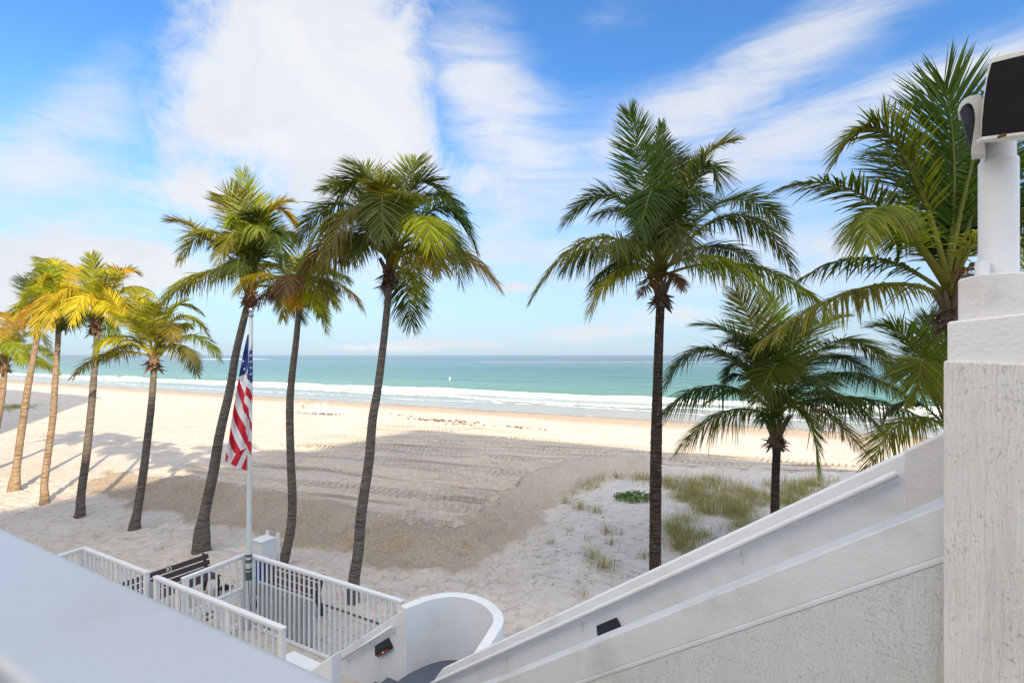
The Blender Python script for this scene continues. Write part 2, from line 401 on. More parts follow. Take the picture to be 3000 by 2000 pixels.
hgt = math_(nt, 'ADD', math_(nt, 'MULTIPLY_ADD', tread, .12, math_(nt, 'MULTIPLY', math_(nt, 'MULTIPLY', ln1, trk_), -.5)), math_(nt, 'MULTIPLY', math_(nt, 'MULTIPLY', edge, trk_), .04))
dm = nt.nodes.new('ShaderNodeTexVoronoi'); dm.feature = 'SMOOTH_F1'; dm.inputs['Scale'].default_value = 4.0; dm.inputs['Smoothness'].default_value = 1.
dv = nt.nodes.new('ShaderNodeVectorMath'); dv.operation = 'ADD'; L(nt, p, dv.inputs[0]); nz_ = nt.nodes.new('ShaderNodeTexNoise'); nz_.inputs['Scale'].default_value = 2.5; L(nt, p, nz_.inputs['Vector']); L(nt, nz_.outputs['Color'], dv.inputs[1]); L(nt, dv.outputs[0], dm.inputs['Vector'])
hgt = math_(nt, 'ADD', hgt, math_(nt, 'MULTIPLY', smooth(nt, dm.outputs['Distance'], 0, .45), math_(nt, 'MULTIPLY_ADD', trk_, -.04, .042)))
hgt = math_(nt, 'ADD', hgt, math_(nt, 'MULTIPLY', noise(nt, p, 5, 4, .6), math_(nt, 'MULTIPLY_ADD', trk_, -.03, .06)))
hgt = math_(nt, 'ADD', hgt, math_(nt, 'MULTIPLY', noise(nt, p, 22, 5, .75), math_(nt, 'MULTIPLY_ADD', berm_, .05, .008)))
bn = nt.nodes.new('ShaderNodeBump'); bn.inputs['Strength'].default_value = .9; bn.inputs['Distance'].default_value = 1.0
L(nt, hgt, bn.inputs['Height']); L(nt, bn.outputs[0], b.inputs['Normal'])
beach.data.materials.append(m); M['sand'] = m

# inland ground under everything
mb = MB()
def sp(t, d, z): return SD * t + ND * d + Vector((0, 0, z))
mb.add([sp(-600, -500, -.45), sp(600, -500, -.45), sp(600, 22, -.45), sp(-600, 22, -.45)], [(0, 1, 2, 3)])
g = mb.build('ground', M['sand']); tag(g, kind='structure')

# sea
def sea_fun(X, Y):
    t, d = shore(X, Y)
    wig = 2.4 * (fbm(t * .035, d * 0 + .5, 3, 61) - .5) * 2
    z = np.full(X.shape, SEA_Z)
    fade = sstep(d, 56, 75) * (1 - sstep(d, 160, 420))
    ph = d + 2.5 * (fbm(t * .05, d * .05, 2, 63) - .5) * 2
    z += fade * (.16 * np.sin(ph * .62) + .10 * np.sin(ph * .31 + t * .05 + 1) + .14 * (fbm(t * .18, d * .42, 3, 65) - .5))
    foam = np.zeros(X.shape)
    # breaking wave
    amp = .35 + .75 * sstep(fbm(t * .03 + 4, d * 0 + 2.2, 2, 67), .35, .65)
    u = d - (72.5 + wig + .02 * (t + 20))
    face = amp * np.where(u < 0, np.exp(-(u / .9) ** 2), np.exp(-(u / 3.2) ** 2))
    z += face
    foam = np.maximum(foam, (1 - sstep(u, .1, 1.3)) * sstep(u, -3.2 - 2.0 * amp, -1.2) * (.84 - .40 * sstep(u, -2.2, -.2) * sstep(amp, .70, 1.0)))
    # older bore running up the sand
    u2 = d - (63.5 + 1.6 * wig)
    z += .16 * np.exp(-(u2 / .8) ** 2)
    foam = np.maximum(foam, (1 - sstep(np.abs(u2), .4, 1.5)) * .72)
    u3 = d - (57.5 - 1.2 * wig + 2 * (fbm(t * .09, d * 0 + 7.7, 3, 69) - .5))
    z += .05 * np.exp(-(u3 / .5) ** 2)
    foam = np.maximum(foam, (1 - sstep(np.abs(u3), .2, .9)) * .62)
    foam = np.maximum(foam, sstep(d, 56, 60) * (1 - sstep(d, 66, 73)) * .30)
    # second swell behind
    u4 = d - (84 + 1.5 * wig); z += .28 * np.exp(-(u4 / 2.5) ** 2)
    u5 = d - (97 - wig); z += .22 * np.exp(-(u5 / 3) ** 2)
    # reef streaks far out
    # breakers on the bar
    q = X / Y
    foam = np.maximum(foam, np.exp(-((Y - 800) / 60) ** 2) * sstep(X, -500, -470) * (1 - sstep(X, -400, -385)) * 1.2)
    foam = np.maximum(foam, np.exp(-((Y - 480) / 16) ** 2) * sstep(X, -60, -20) * (1 - sstep(X, 220, 260)) * .60)
    foam = np.maximum(foam, np.exp(-((Y - 590) / 14) ** 2) * sstep(X, -330, -300) * (1 - sstep(X, -180, -120)) * .4)
    # thin edge on the sand
    u6 = d - (51.6 + .8 * wig * .6); foam = np.maximum(foam, np.exp(-(u6 / .35) ** 2) * .5)
    return z, {'seadat': (foam, sstep(amp, .6, 1.1) * np.exp(-((u + .9) / 1.2) ** 2), np.zeros(X.shape))}
ys = np.concatenate([np.geomspace(20, 260, 520), np.geomspace(262, 1500, 160), np.geomspace(1600, 60000, 30)])
sea = grid_mesh('sea', ys, np.linspace(-1.9, 1.9, 620), sea_fun)
tag(sea, kind='structure')
m, nt, b = newmat('sea_water', (.1, .4, .4), .16, spec=.14)
p = wpos(nt); dd = dot(nt, p, tuple(ND)); tt = dot(nt, p, tuple(SD))
sa = nt.nodes.new('ShaderNodeAttribute'); sa.attribute_name = 'seadat'
ss = nt.nodes.new('ShaderNodeSeparateColor'); L(nt, sa.outputs['Color'], ss.inputs[0])
streak = noise(nt, comb(nt, math_(nt, 'MULTIPLY', tt, .012), math_(nt, 'MULTIPLY', dd, .05)), 1, 4, .6)
dj = math_(nt, 'ADD', dd, math_(nt, 'MULTIPLY', math_(nt, 'MULTIPLY', math_(nt, 'SUBTRACT', streak, .5), .5), dd))
cr = nt.nodes.new('ShaderNodeValToRGB'); L(nt, math_(nt, 'LOGARITHM', math_(nt, 'MAXIMUM', dj, 1.), 10.), cr.inputs[0])
el = cr.color_ramp.elements
def lg(x): return math.log10(x)
cr.color_ramp.elements[0].position = 0; 
# positions are log10(d)/4
mr = nt.nodes.new('ShaderNodeMath'); mr.operation = 'DIVIDE'; L(nt, cr.inputs[0].links[0].from_socket, mr.inputs[0]); mr.inputs[1].default_value = 4
L(nt, mr.outputs[0], cr.inputs[0])
stops = [(50, (.34, .30, .23)), (55, (.30, .31, .27)), (64, (.22, .28, .245)), (74, (.14, .27, .215)), (95, (.09, .225, .19)), (170, (.055, .165, .155)), (330, (.038, .12, .13)), (650, (.02, .07, .095)), (2500, (.018, .05, .09))]
el[0].position = lg(stops[0][0]) / 4; el[0].color = (*stops[0][1], 1)
el[1].position = lg(stops[-1][0]) / 4; el[1].color = (*stops[-1][1], 1)
for d_, c_ in stops[1:-1]:
    e = el.new(lg(d_) / 4); e.color = (*c_, 1)
wc = mixc(nt, math_(nt, 'MULTIPLY', ss.outputs[1], .7), cr.outputs[0], (.15, .30, .15))
fn = noise(nt, comb(nt, math_(nt, 'MULTIPLY', tt, .55), math_(nt, 'MULTIPLY', dd, 1.1), 0), 1, 7, .72, .6)
fo = smooth(nt, math_(nt, 'ADD', ss.outputs[0], math_(nt, 'MULTIPLY', math_(nt, 'SUBTRACT', fn, .5), 1.6)), .47, .66)
farf = noise(nt, comb(nt, math_(nt, 'MULTIPLY', tt, .25), math_(nt, 'MULTIPLY', dd, .8), 9), 1, 5, .7)
cc = mixc(nt, fo, wc, (.82, .83, .83)); L(nt, cc, b.inputs['Base Color'])
L(nt, math_(nt, 'MULTIPLY_ADD', fo, .55, .16), b.inputs['Roughness'])
w1 = noise(nt, comb(nt, math_(nt, 'MULTIPLY', tt, .5), dd), .9, 6, .62, .3)
w2 = noise(nt, comb(nt, math_(nt, 'MULTIPLY', tt, .16), math_(nt, 'MULTIPLY', dd, .4), 4), 1, 5, .6, .3)
cd = nt.nodes.new('ShaderNodeCameraData')
hh = math_(nt, 'ADD', math_(nt, 'MULTIPLY', w1, smooth(nt, dd, 54, 75, .10, .32)), math_(nt, 'MULTIPLY', w2, smooth(nt, dd, 60, 120, .0, .9)))
bn = nt.nodes.new('ShaderNodeBump'); bn.inputs['Strength'].default_value = 1.0; bn.inputs['Distance'].default_value = 1.0
L(nt, hh, bn.inputs['Height']); L(nt, bn.outputs[0], b.inputs['Normal'])
sea.data.materials.append(m)

# ------------------------------------------------------------------ palms
GREEN = (.085, .125, .014); DKGREEN = (.050, .083, .012); OLIVE = (.18, .185, .02); YGREEN = (.27, .285, .022); YELL = (.47, .42, .025); ORANGE = (.42, .27, .03); BROWN = (.17, .095, .05)
def vlerp(a, b, t): return tuple(x + (y - x) * t for x, y in zip(a, b))
def make_frond(p0, pm, p2, col, parent, droop=.45, dead=0., lmax=.85, lk=.30, bent=0., roll=0., dens=38, wid=.028):
    p0, pm, p2 = (np.array(tuple(q), float) for q in (p0, pm, p2))
    c = 2 * pm - .5 * (p0 + p2)
    ts = np.linspace(0, 1, 26)[:, None]
    P = (1 - ts) ** 2 * p0 + 2 * ts * (1 - ts) * c + ts ** 2 * p2
    Ln = np.linalg.norm(np.diff(P, axis=0), axis=1).sum()
    mb = MB()
    rad = .036 * (1 - ts[:, 0]) ** 1.2 * min(1, Ln / 3.2 + .2) + .005
    mb.tube([tuple(q) for q in P], list(rad), 5, 0)
    rc = vlerp(vlerp(col, (.30, .27, .06), .6), BROWN, dead); mb.c = [rc] * len(mb.v)
    n = int(Ln * dens); lm = min(lmax * 1.18, lk * Ln + .14)
    t = np.linspace(.19, .995, n); t = np.repeat(t, 2); side = np.tile([1., -1.], n); k = len(t)
    t = np.clip(t + rng.normal(0, .004, k), .1, 1)
    tt = t[:, None]
    pos = (1 - tt) ** 2 * p0 + 2 * tt * (1 - tt) * c + tt ** 2 * p2
    T = 2 * (1 - tt) * (c - p0) + 2 * tt * (p2 - c); T /= np.linalg.norm(T, axis=1)[:, None]
    up = np.tile([0., 0., 1.], (k, 1))
    # a stable frame: plane of the curve where it exists
    B0 = np.cross(p2 - p0, [0, 0, 1.]); 
    if np.linalg.norm(B0) < .35 * np.linalg.norm(p2 - p0):
        B0 = np.array([math.cos(roll * 2), math.sin(roll * 2), 0])
    B0 = B0 / np.linalg.norm(B0)
    B = B0 - T * (T @ B0)[:, None]; B /= np.linalg.norm(B, axis=1)[:, None]
    Nn = np.cross(B, T); Nn *= np.sign(Nn[:, 2:3] + 1e-6) if abs((p2 - p0)[2]) < 0.8 * np.linalg.norm(p2 - p0) else 1
    cr, sr = math.cos(roll), math.sin(roll); B, Nn = B * cr + Nn * sr, Nn * cr - B * sr
    prof = np.interp(t, [0, .19, .34, .55, .8, 1], [.4, .60, .95, 1, .75, .38]) * lm * (1 + rng.normal(0, .07, k))
    ang = np.radians(np.interp(t, [0, .2, .7, 1], [78, 66, 50, 22]) + rng.normal(0, 5, k))[:, None]
    vee = np.radians(9 + rng.normal(0, 9, k))[:, None]
    D = np.cos(ang) * T + np.sin(ang) * (side[:, None] * B * np.cos(vee) + Nn * np.sin(vee))
    D /= np.linalg.norm(D, axis=1)[:, None]
    W = T - D * (T * D).sum(1)[:, None]; W /= np.linalg.norm(W, axis=1)[:, None]
    tw = rng.normal(0, .35, k)[:, None]; W2 = np.cross(D, W); W = W * np.cos(tw) + W2 * np.sin(tw)
    dr = droop * (.45 + 1.15 * (1 - np.abs(T[:, 2])) ** .8) * (1 + rng.normal(0, .22, k)) * np.where(rng.random(k) < .05, 1.35, 1)
    dr = np.clip(dr, 0, 1.25)
    S = [0, .3, .62, .85, 1.]; WD = [.55, 1, .8, .42, .04]
    sh = .62 + .70 * rng.random(k) ** 1.3
    V = []; C = []
    colv = np.array(col)
    brown_tip = np.clip(rng.normal(.12 + dead * .8, .25, k) + (t > .8) * .2, 0, 1)
    for s_, w_ in zip(S, WD):
        ctr = pos + D * (prof * s_ * (1 - .25 * np.clip(dr, 0, 1.5) * s_))[:, None]
        ctr[:, 2] -= dr * prof * s_ ** 1.7 * .80
        hw = (W * (wid * w_ * .5 * np.clip(prof / lm + .25, .4, 1.1))[:, None])
        V += [ctr - hw, ctr + hw]
        f = (brown_tip * max(0, s_ - .35) * .9 + dead * .85)[:, None]; f = np.clip(f, 0, 1)
        cv = (colv[None] * (1 - f) + np.array(BROWN)[None] * f) * sh[:, None]
        C += [cv, cv]
    V = np.stack(V, 1).reshape(-1, 3); C = np.stack(C, 1).reshape(-1, 3)
    o = len(mb.v); ns = len(S)
    base = o + np.arange(k) * 2 * ns
    fs = []
    for j in range(ns - 1):
        fs.append(np.stack([base + 2 * j, base + 2 * j + 1, base + 2 * j + 3, base + 2 * j + 2], 1))
    fs = np.concatenate(fs)
    allv = np.vstack([np.array(mb.v, float), V]); off = wloc(parent); allv = allv - np.array(tuple(off))
    me = bpy.data.meshes.new('frond'); me.from_pydata(allv.tolist(), [], mb.f + fs.tolist())
    cols = np.vstack([np.array(mb.c, float), C]); cols = np.hstack([cols, np.ones((len(cols), 1))])
    ca = me.color_attributes.new('tint', 'FLOAT_COLOR', 'POINT'); ca.data.foreach_set('color', cols.astype('f').ravel())
    me.materials.append(M['frond']); me.update()
    ob = bpy.data.objects.new('frond', me); COL.objects.link(ob); ob.parent = parent
    return ob

def catmull(pts, rad, n):
    pts = [Vector(p) for p in pts]; out = []; ro = []
    for i in range(len(pts) - 1):
        a = pts[max(i - 1, 0)]; b_ = pts[i]; c_ = pts[i + 1]; d_ = pts[min(i + 2, len(pts) - 1)]
        for j in range(n):
            t = j / n
            out.append(.5 * ((2 * b_) + (c_ - a) * t + (2 * a - 5 * b_ + 4 * c_ - d_) * t * t + (3 * b_ - a - 3 * c_ + d_) * t ** 3))
            ro.append(rad[i] + (rad[i + 1] - rad[i]) * t)
    out.append(pts[-1]); ro.append(rad[-1]); return out, ro

def palm(Y, trunk, heart, fronds, label, bark, base_ext=None, extra=10, cols=(GREEN,), ecols=None, flen=None, seed=0, lean_y=0., lmax=.85, bootr=1.0, extra_up=.35, droopx=1.):
    """trunk: list of (px,py,width_px) from the base up; heart: crown centre; fronds: (mid, tip, depth_mid, depth_tip, col, opts)"""
    random.seed(seed)
    n0 = len(trunk)
    pts = [at(px, py, Y + lean_y * i / (n0 - 1)) for i, (px, py, w) in enumerate(trunk)]
    rad = [w / F * Y / 2 * math.cos(math.atan((px - 1500) / F)) * .97 for px, _, w in trunk]   # off-axis cylinders look wider
    base = pts[0].copy(); gz = sz(base.x, base.y)
    # run the foot down to the sand
    if base.z > gz - .1:
        d = (pts[0] - pts[1]).normalized() if pts[0].z < pts[1].z else Vector((0, 0, -1))
        d.x *= .5; d.y *= .5; kk = (base.z - gz + .12) / max(-d.z, .3)
        pts.insert(0, pts[0] + d * kk); rad.insert(0, rad[0] * 1.12)
    root = empty('palm_tree', (pts[0].x, pts[0].y, gz), label, 'palm tree', 'coconut palms on the beach')
    P, Rr = catmull(pts, rad, 14)
    # ring the trunk
    PP = []; RR = []
    ln = sum((P[i + 1] - P[i]).length for i in range(len(P) - 1)); step = .055
    acc = 0; nxt = 0
    for i in range(len(P) - 1):
        sl = (P[i + 1] - P[i]).length
        while nxt <= acc + sl and sl > 0:
            f = (nxt - acc) / sl; PP.append(P[i].lerp(P[i + 1], f)); RR.append((Rr[i] + (Rr[i + 1] - Rr[i]) * f) * (1 + (.016 if len(PP) % 2 else -.012) + random.uniform(-.018, .018)))
            nxt += step
        acc += sl
    tb = MB(); tb.tube(PP, RR, 16, 0, True, .02)
    tb.build('trunk', M[bark], root, smooth=True, fix=False)
    hp = at(heart[0], heart[1], Y + lean_y); tp = PP[-1]
    # crown shaft: swollen fibrous boot with torn husks
    cb = MB(); rt = RR[-1]
    ax = (hp - tp); ah = max(ax.length, .3); al = min(ah, .42); ax = ax.normalized()
    st = tp - ax * .12
    cb.tube([st, st + ax * al * .22, st + ax * al * .45, st + ax * al * .75, st + ax * al * 1.0], [rt * 1.1, rt * 1.75 * bootr, rt * 1.9 * bootr, rt * 1.35 * bootr, rt * .8], 14, 0, True, .13)
    for i in range(60):
        th = random.uniform(0, 2 * math.pi); h = random.uniform(.0, .75) * al; r0 = rt * random.uniform(1.2, 1.8) * bootr
        o = st + ax * h + Vector((math.cos(th), math.sin(th), 0)) * r0 * .8
        out = Vector((math.cos(th), math.sin(th), random.uniform(-.9, .7))).normalized(); lw = random.uniform(.03, .07); ll = random.uniform(.12, .34)
        sd = Vector((-math.sin(th), math.cos(th), random.uniform(-.4, .4))) * lw
        e = o + out * ll + Vector((0, 0, -random.uniform(0, .12)))
        cb.add([o - sd, o + sd, o.lerp(e, .6) + sd * .8, o.lerp(e, .6) - sd * .8, e], [(0, 1, 2, 3), (3, 2, 4)])
    for i in range(13):   # old leaf stalks
        th = 2 * math.pi * i / 13 + random.uniform(-.3, .3)
        o = st + ax * al * .45; d = Vector((math.cos(th) * .55, math.sin(th) * .55, 1.0)).normalized()
        cb.tube([o + Vector((math.cos(th), math.sin(th), 0)) * rt * .6, o + d * ah * .5, o + d * ah * .9], [.05, .038, .02], 5, 0)
    crown = cb.build('crown', M['fibre'], root, fix=False)
    cs = [at(heart[0] + random.uniform(-12, 12), heart[1] + random.uniform(-5, 30), Y + lean_y + random.uniform(-.1, .1)) for _ in range(200)]
    for i, fr in enumerate(fronds):
        (mx, my), (tx, ty), dm, dt, col = fr[:5]; op = fr[5] if len(fr) > 5 else {}
        if 'start' in op: s_ = at(op['start'][0], op['start'][1], Y + lean_y)
        else: s_ = cs[i]
        op = {k: v for k, v in op.items() if k != 'start'}
        op.setdefault('lmax', lmax); op.setdefault('droop', .42 * droopx); op['droop'] *= .78
        jc = tuple(x * random.uniform(.85, 1.15) for x in col)
        make_frond(s_, at(mx, my, Y + lean_y + dm), at(tx, ty, Y + lean_y + dt), jc, crown, **op)
    for i in range(int(extra * .45)):
        az = random.choice([math.pi / 2, math.pi / 2, -math.pi / 2]) + random.uniform(-1.1, 1.1)
        elv = random.uniform(-.15, 1.25) if random.random() > extra_up else random.uniform(.7, 1.35)
        l = flen * random.uniform(.7, 1.0); s_ = cs[50 + i]
        d = Vector((math.cos(az) * math.cos(elv), math.sin(az) * math.cos(elv), math.sin(elv)))
        mid = s_ + d * l * .52; tip = s_ + d * l * .88 + Vector((0, 0, -l * random.uniform(.15, .5)))
        col = random.choice(ecols or cols)
        make_frond(s_, mid, tip, tuple(x * random.uniform(.8, 1.15) for x in col), crown, lmax=lmax, roll=random.uniform(-.3, .3), droop=.6 * droopx)
    return root

def zz(ox, oy, k, pts):  # zoom crop coordinates to photo coordinates
    return [(ox + k * x, oy + k * y) for x, y in pts]
def fr(ox, oy, k, rows):
    out = []
    for r_ in rows:
        (a, b_) = zz(ox, oy, k, r_[:2]); out.append((a, b_, *r_[2:]))
    return out
G_, D_, O_, Yg, Ye, Or, Br = GREEN, DKGREEN, OLIVE, YGREEN, YELL, ORANGE, BROWN

# right-of-centre tall palm with dark trunk
k8 = .3827
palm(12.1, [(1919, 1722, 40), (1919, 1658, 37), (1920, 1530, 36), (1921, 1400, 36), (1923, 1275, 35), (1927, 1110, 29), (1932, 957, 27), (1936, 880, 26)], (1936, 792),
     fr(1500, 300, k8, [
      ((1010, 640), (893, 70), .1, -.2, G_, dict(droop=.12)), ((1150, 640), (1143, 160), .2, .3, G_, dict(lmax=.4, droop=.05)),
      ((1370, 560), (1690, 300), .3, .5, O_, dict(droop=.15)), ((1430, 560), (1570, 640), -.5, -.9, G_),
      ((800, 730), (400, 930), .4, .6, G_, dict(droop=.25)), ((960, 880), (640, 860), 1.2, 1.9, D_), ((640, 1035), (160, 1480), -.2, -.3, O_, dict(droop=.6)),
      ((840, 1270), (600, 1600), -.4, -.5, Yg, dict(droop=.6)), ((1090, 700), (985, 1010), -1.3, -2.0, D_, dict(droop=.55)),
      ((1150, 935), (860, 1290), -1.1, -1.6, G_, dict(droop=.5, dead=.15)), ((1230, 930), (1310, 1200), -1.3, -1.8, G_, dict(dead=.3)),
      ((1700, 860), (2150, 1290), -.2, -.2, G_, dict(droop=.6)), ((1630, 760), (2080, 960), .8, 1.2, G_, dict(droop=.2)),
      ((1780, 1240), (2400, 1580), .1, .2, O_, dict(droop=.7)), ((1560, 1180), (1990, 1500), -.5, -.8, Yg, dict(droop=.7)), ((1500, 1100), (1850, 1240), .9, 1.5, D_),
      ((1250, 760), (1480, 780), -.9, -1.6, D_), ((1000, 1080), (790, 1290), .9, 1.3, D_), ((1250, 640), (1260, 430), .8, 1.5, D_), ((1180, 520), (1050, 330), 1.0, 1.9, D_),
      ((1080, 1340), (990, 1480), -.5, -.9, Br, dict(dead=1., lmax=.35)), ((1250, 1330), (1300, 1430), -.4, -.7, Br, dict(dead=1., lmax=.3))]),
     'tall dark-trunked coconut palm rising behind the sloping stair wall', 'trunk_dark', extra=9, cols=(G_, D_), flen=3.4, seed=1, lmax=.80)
# centre tall palm
k7 = .3189
palm(11.4, [(1031, 1785, 48), (1034, 1755, 40), (1038, 1691, 36), (1050, 1612, 33), (1059, 1500, 32), (1081, 1350, 29), (1091, 1233, 27), (1107, 1137, 25), (1123, 1009, 22), (1136, 882, 21), (1141, 815, 21)], (1143, 752),
     fr(850, 400, k7, [
      ((760, 440), (455, 520), .3, .3, G_, dict(droop=.2)), ((830, 480), (560, 250), .9, 1.3, G_, dict(droop=.1)), ((1130, 460), (1430, 560), .2, .3, G_, dict(droop=.15)),
      ((1040, 520), (1150, 230), .5, .9, O_, dict(droop=.1)), ((500, 610), (70, 960), .3, .4, G_, dict(droop=.5)), ((520, 690), (120, 1130), -.6, -.9, O_, dict(droop=.7)),
      ((640, 660), (330, 1140), -1.0, -1.4, O_, dict(droop=.75, dead=.15)), ((560, 900), (150, 1180), .6, .9, Br, dict(dead=.55, droop=.6)), ((850, 560), (850, 940), -1.0, -1.9, G_, dict(droop=.5)),
      ((1180, 740), (1290, 1010), -1.0, -1.7, Ye, dict(droop=.6)), ((1380, 650), (1700, 1030), .1, .1, G_, dict(droop=.45)), ((1330, 760), (1560, 1300), -.6, -.9, O_, dict(droop=.6)),
      ((1450, 1020), (1900, 1360), .2, .3, Or, dict(dead=.3, droop=.6)), ((1110, 1150), (1165, 1510), -.3, -.5, Yg, dict(droop=.4)), ((1250, 1060), (1330, 1270), .5, .8, O_),
      ((620, 900), (560, 1130), .8, 1.3, Or, dict(dead=.3)), ((1220, 560), (1560, 700), 1.0, 1.6, G_), ((680, 530), (310, 490), 1.0, 1.7, G_, dict(droop=.2)), ((760, 820), (640, 1090), -.8, -1.4, D_, dict(droop=.6)),
      ((900, 600), (760, 420), -.5, -1.0, O_, dict(droop=.2)), ((1000, 640), (1130, 520), -.8, -1.5, O_)]),
     'tall slender coconut palm with full drooping crown at centre of row', 'trunk_grey', extra=10, cols=(G_, D_, O_), flen=3.2, seed=2, lmax=.76)
# leaning palm left of the flag
k5 = .3189
palm(14.5, [(590, 1606, 60), (592, 1557, 52), (600, 1500, 34), (625, 1383, 33), (644, 1271, 30), (673, 1143, 27), (692, 1032, 24), (724, 898, 21), (733, 876, 21)], (738, 815),
     fr(450, 400, k5, [
      ((870, 800), (820, 330), .1, .1, Yg, dict(droop=.1)), ((780, 830), (690, 800), -.1, -.3, Yg, dict(droop=.5)), ((760, 700), (670, 560), .1, .1, O_, dict(droop=.1)), ((560, 880), (250, 1130), .0, -.1, Yg, dict(droop=.5)),
      ((470, 900), (170, 780), .5, .6, O_, dict(droop=.1)), ((560, 1230), (10, 1590), -.2, -.3, O_, dict(droop=.7)), ((700, 1170), (600, 1290), -.7, -1.1, D_, dict(droop=.8)), ((1010, 780), (1260, 600), .4, .6, Yg, dict(droop=.15)),
      ((1060, 700), (1320, 830), .5, .8, Ye, dict(droop=.4)), ((1070, 880), (1190, 1120), -.9, -1.4, D_, dict(droop=.6)), ((1090, 900), (1330, 960), .5, .9, Yg), ((840, 950), (740, 1010), .8, 1.5, D_), ((960, 850), (1010, 560), .7, 1.3, Yg, dict(droop=.1)),
      ((760, 1020), (560, 1000), .6, 1.1, D_), ((1000, 900), (900, 700), -.7, -1.3, D_, dict(droop=.3)), ((800, 1130), (780, 1280), -.7, -1.2, D_, dict(droop=.7)), ((960, 950), (1100, 820), -.6, -1.3, D_),
      ((760, 900), (600, 1180), -.5, -.9, O_, dict(droop=.7)), ((340, 1290), (60, 1500), -.1, -.2, Yg, dict(droop=.8, start=(620, 800)))]),
     'leaning coconut palm with swollen foot behind the flag', 'trunk_grey', extra=9, cols=(D_, O_, Yg), flen=3.1, seed=3, lmax=.70)
# shorter palm between flag and the centre one
palm(13.5, [(824, 1668, 40), (830, 1647, 34), (838, 1614, 31), (847, 1575, 29), (855, 1516, 28), (856, 1440, 27), (852, 1350, 25), (849, 1201, 24), (855, 1105, 22), (868, 993, 19), (876, 905, 17), (879, 882, 17)], (876, 842),
     fr(450, 400, k5, [
      ((1020, 1260), (770, 1420), -.1, -.1, Ye, dict(droop=.6)), ((1090, 1420), (905, 1580), .1, .1, Br, dict(dead=1., droop=.5, lmax=.5)), ((1260, 1270), (1200, 1440), -.9, -1.3, Br, dict(dead=.9, droop=.7)),
      ((1530, 1210), (1740, 1330), .2, .3, Yg, dict(droop=.4)), ((1650, 1330), (1910, 1570), -.1, -.1, Or, dict(dead=.2, droop=.6)), ((1250, 1210), (1180, 1090), .5, .8, Yg, dict(droop=.15)), ((1420, 1200), (1460, 1070), .6, 1.1, Yg, dict(droop=.15)),
      ((1500, 1290), (1620, 1500), -.8, -1.2, O_, dict(droop=.6)), ((1470, 1500), (1590, 1790), -.1, -.1, Yg, dict(droop=.35)), ((1150, 1200), (1060, 1180), .6, 1.0, Yg), ((1380, 1260), (1340, 1130), -.4, -.8, O_),
      ((1450, 1420), (1500, 1560), -.5, -.8, Ye, dict(droop=.7)), ((1560, 1400), (1680, 1560), .5, .7, Ye, dict(droop=.7)), ((1200, 1350), (1120, 1480), .7, 1.1, O_), ((1600, 1250), (1790, 1320), .6, .9, O_), ((1300, 1430), (1310, 1560), -.6, -.9, Or, dict(droop=.8))]),
     'short yellowing coconut palm with dead brown fronds right of flag', 'trunk_grey', extra=8, cols=(Yg, O_, Or), flen=2.6, seed=4, lmax=.56)
# young low palm, middle left
palm(16.2, [(394, 1551, 42), (396, 1530, 36), (402, 1500, 29), (418, 1399, 27), (430, 1303, 25), (443, 1191, 23), (451, 1086, 20), (450, 1066, 20)], (452, 1032),
     [((330, 1032), (217, 1100), -.1, -.2, O_, dict(droop=.5)), ((375, 985), (285, 1008), .3, .4, Yg, dict(droop=.4)), ((365, 930), (318, 855), .1, .1, Ye, dict(droop=.1)), ((420, 930), (400, 850), .5, .9, Yg, dict(droop=.1)),
      ((490, 930), (545, 880), .4, .7, Yg, dict(droop=.2)), ((530, 925), (612, 985), .2, .3, Yg, dict(droop=.45)), ((560, 980), (642, 1050), -.1, -.2, O_, dict(droop=.55)), ((525, 1012), (574, 1090), -.6, -.9, O_, dict(droop=.7, dead=.15)),
      ((385, 1010), (300, 1055), .7, 1.0, O_), ((450, 940), (460, 890), -.4, -.9, Yg, dict(droop=.2)), ((400, 950), (350, 930), -.6, -1.2, Yg), ((500, 960), (560, 950), .7, 1.3, Yg), ((480, 950), (510, 1000), -.7, -1.3, O_),
      ((345, 990), (290, 1030), -.5, -.8, Ye, dict(droop=.6)), ((505, 905), (590, 915), .6, .9, O_)],
     'low coconut palm with open crown, fourth trunk from left of group', 'trunk_grey', extra=8, cols=(Yg, O_), flen=2.7, seed=5, lmax=.54)
# three sunlit palms at the left
palm(17.5, [(233, 1513, 40), (236, 1495, 33), (238, 1446, 28), (255, 1319, 26), (268, 1191, 24), (277, 1080, 21), (283, 1000, 19), (281, 968, 19)], (282, 925),
     [((370, 850), (452, 868), .1, .2, Ye), ((390, 870), (462, 925), -.3, -.4, Ye), ((350, 815), (400, 800), .4, .7, Yg, dict(droop=.2)), ((275, 830), (268, 748), .0, .1, Yg, dict(droop=.1)), ((330, 810), (372, 792), -.3, -.5, Ye, dict(droop=.3)),
      ((215, 860), (150, 905), -.2, -.3, Ye, dict(droop=.6)), ((230, 925), (190, 962), .5, .7, D_, dict(droop=.6)), ((315, 935), (348, 968), .4, .6, O_, dict(droop=.6)), ((240, 820), (225, 785), .5, .8, Ye, dict(droop=.2)), ((310, 820), (310, 790), -.6, -1.2, Ye),
      ((365, 890), (425, 965), -.4, -.5, Yg, dict(droop=.6)), ((250, 860), (215, 945), -.7, -1.1, Ye, dict(droop=.7)), ((320, 880), (345, 945), -.8, -1.2, Ye, dict(droop=.7)), ((240, 840), (170, 870), .6, 1.0, Yg), ((355, 850), (440, 850), .8, 1.3, Yg)],
     'sunlit golden coconut palm with dark trunk, third trunk from left', 'trunk_grey', extra=10, cols=(Ye, Yg, Yg), flen=2.9, seed=6, lmax=.58, droopx=1.2)
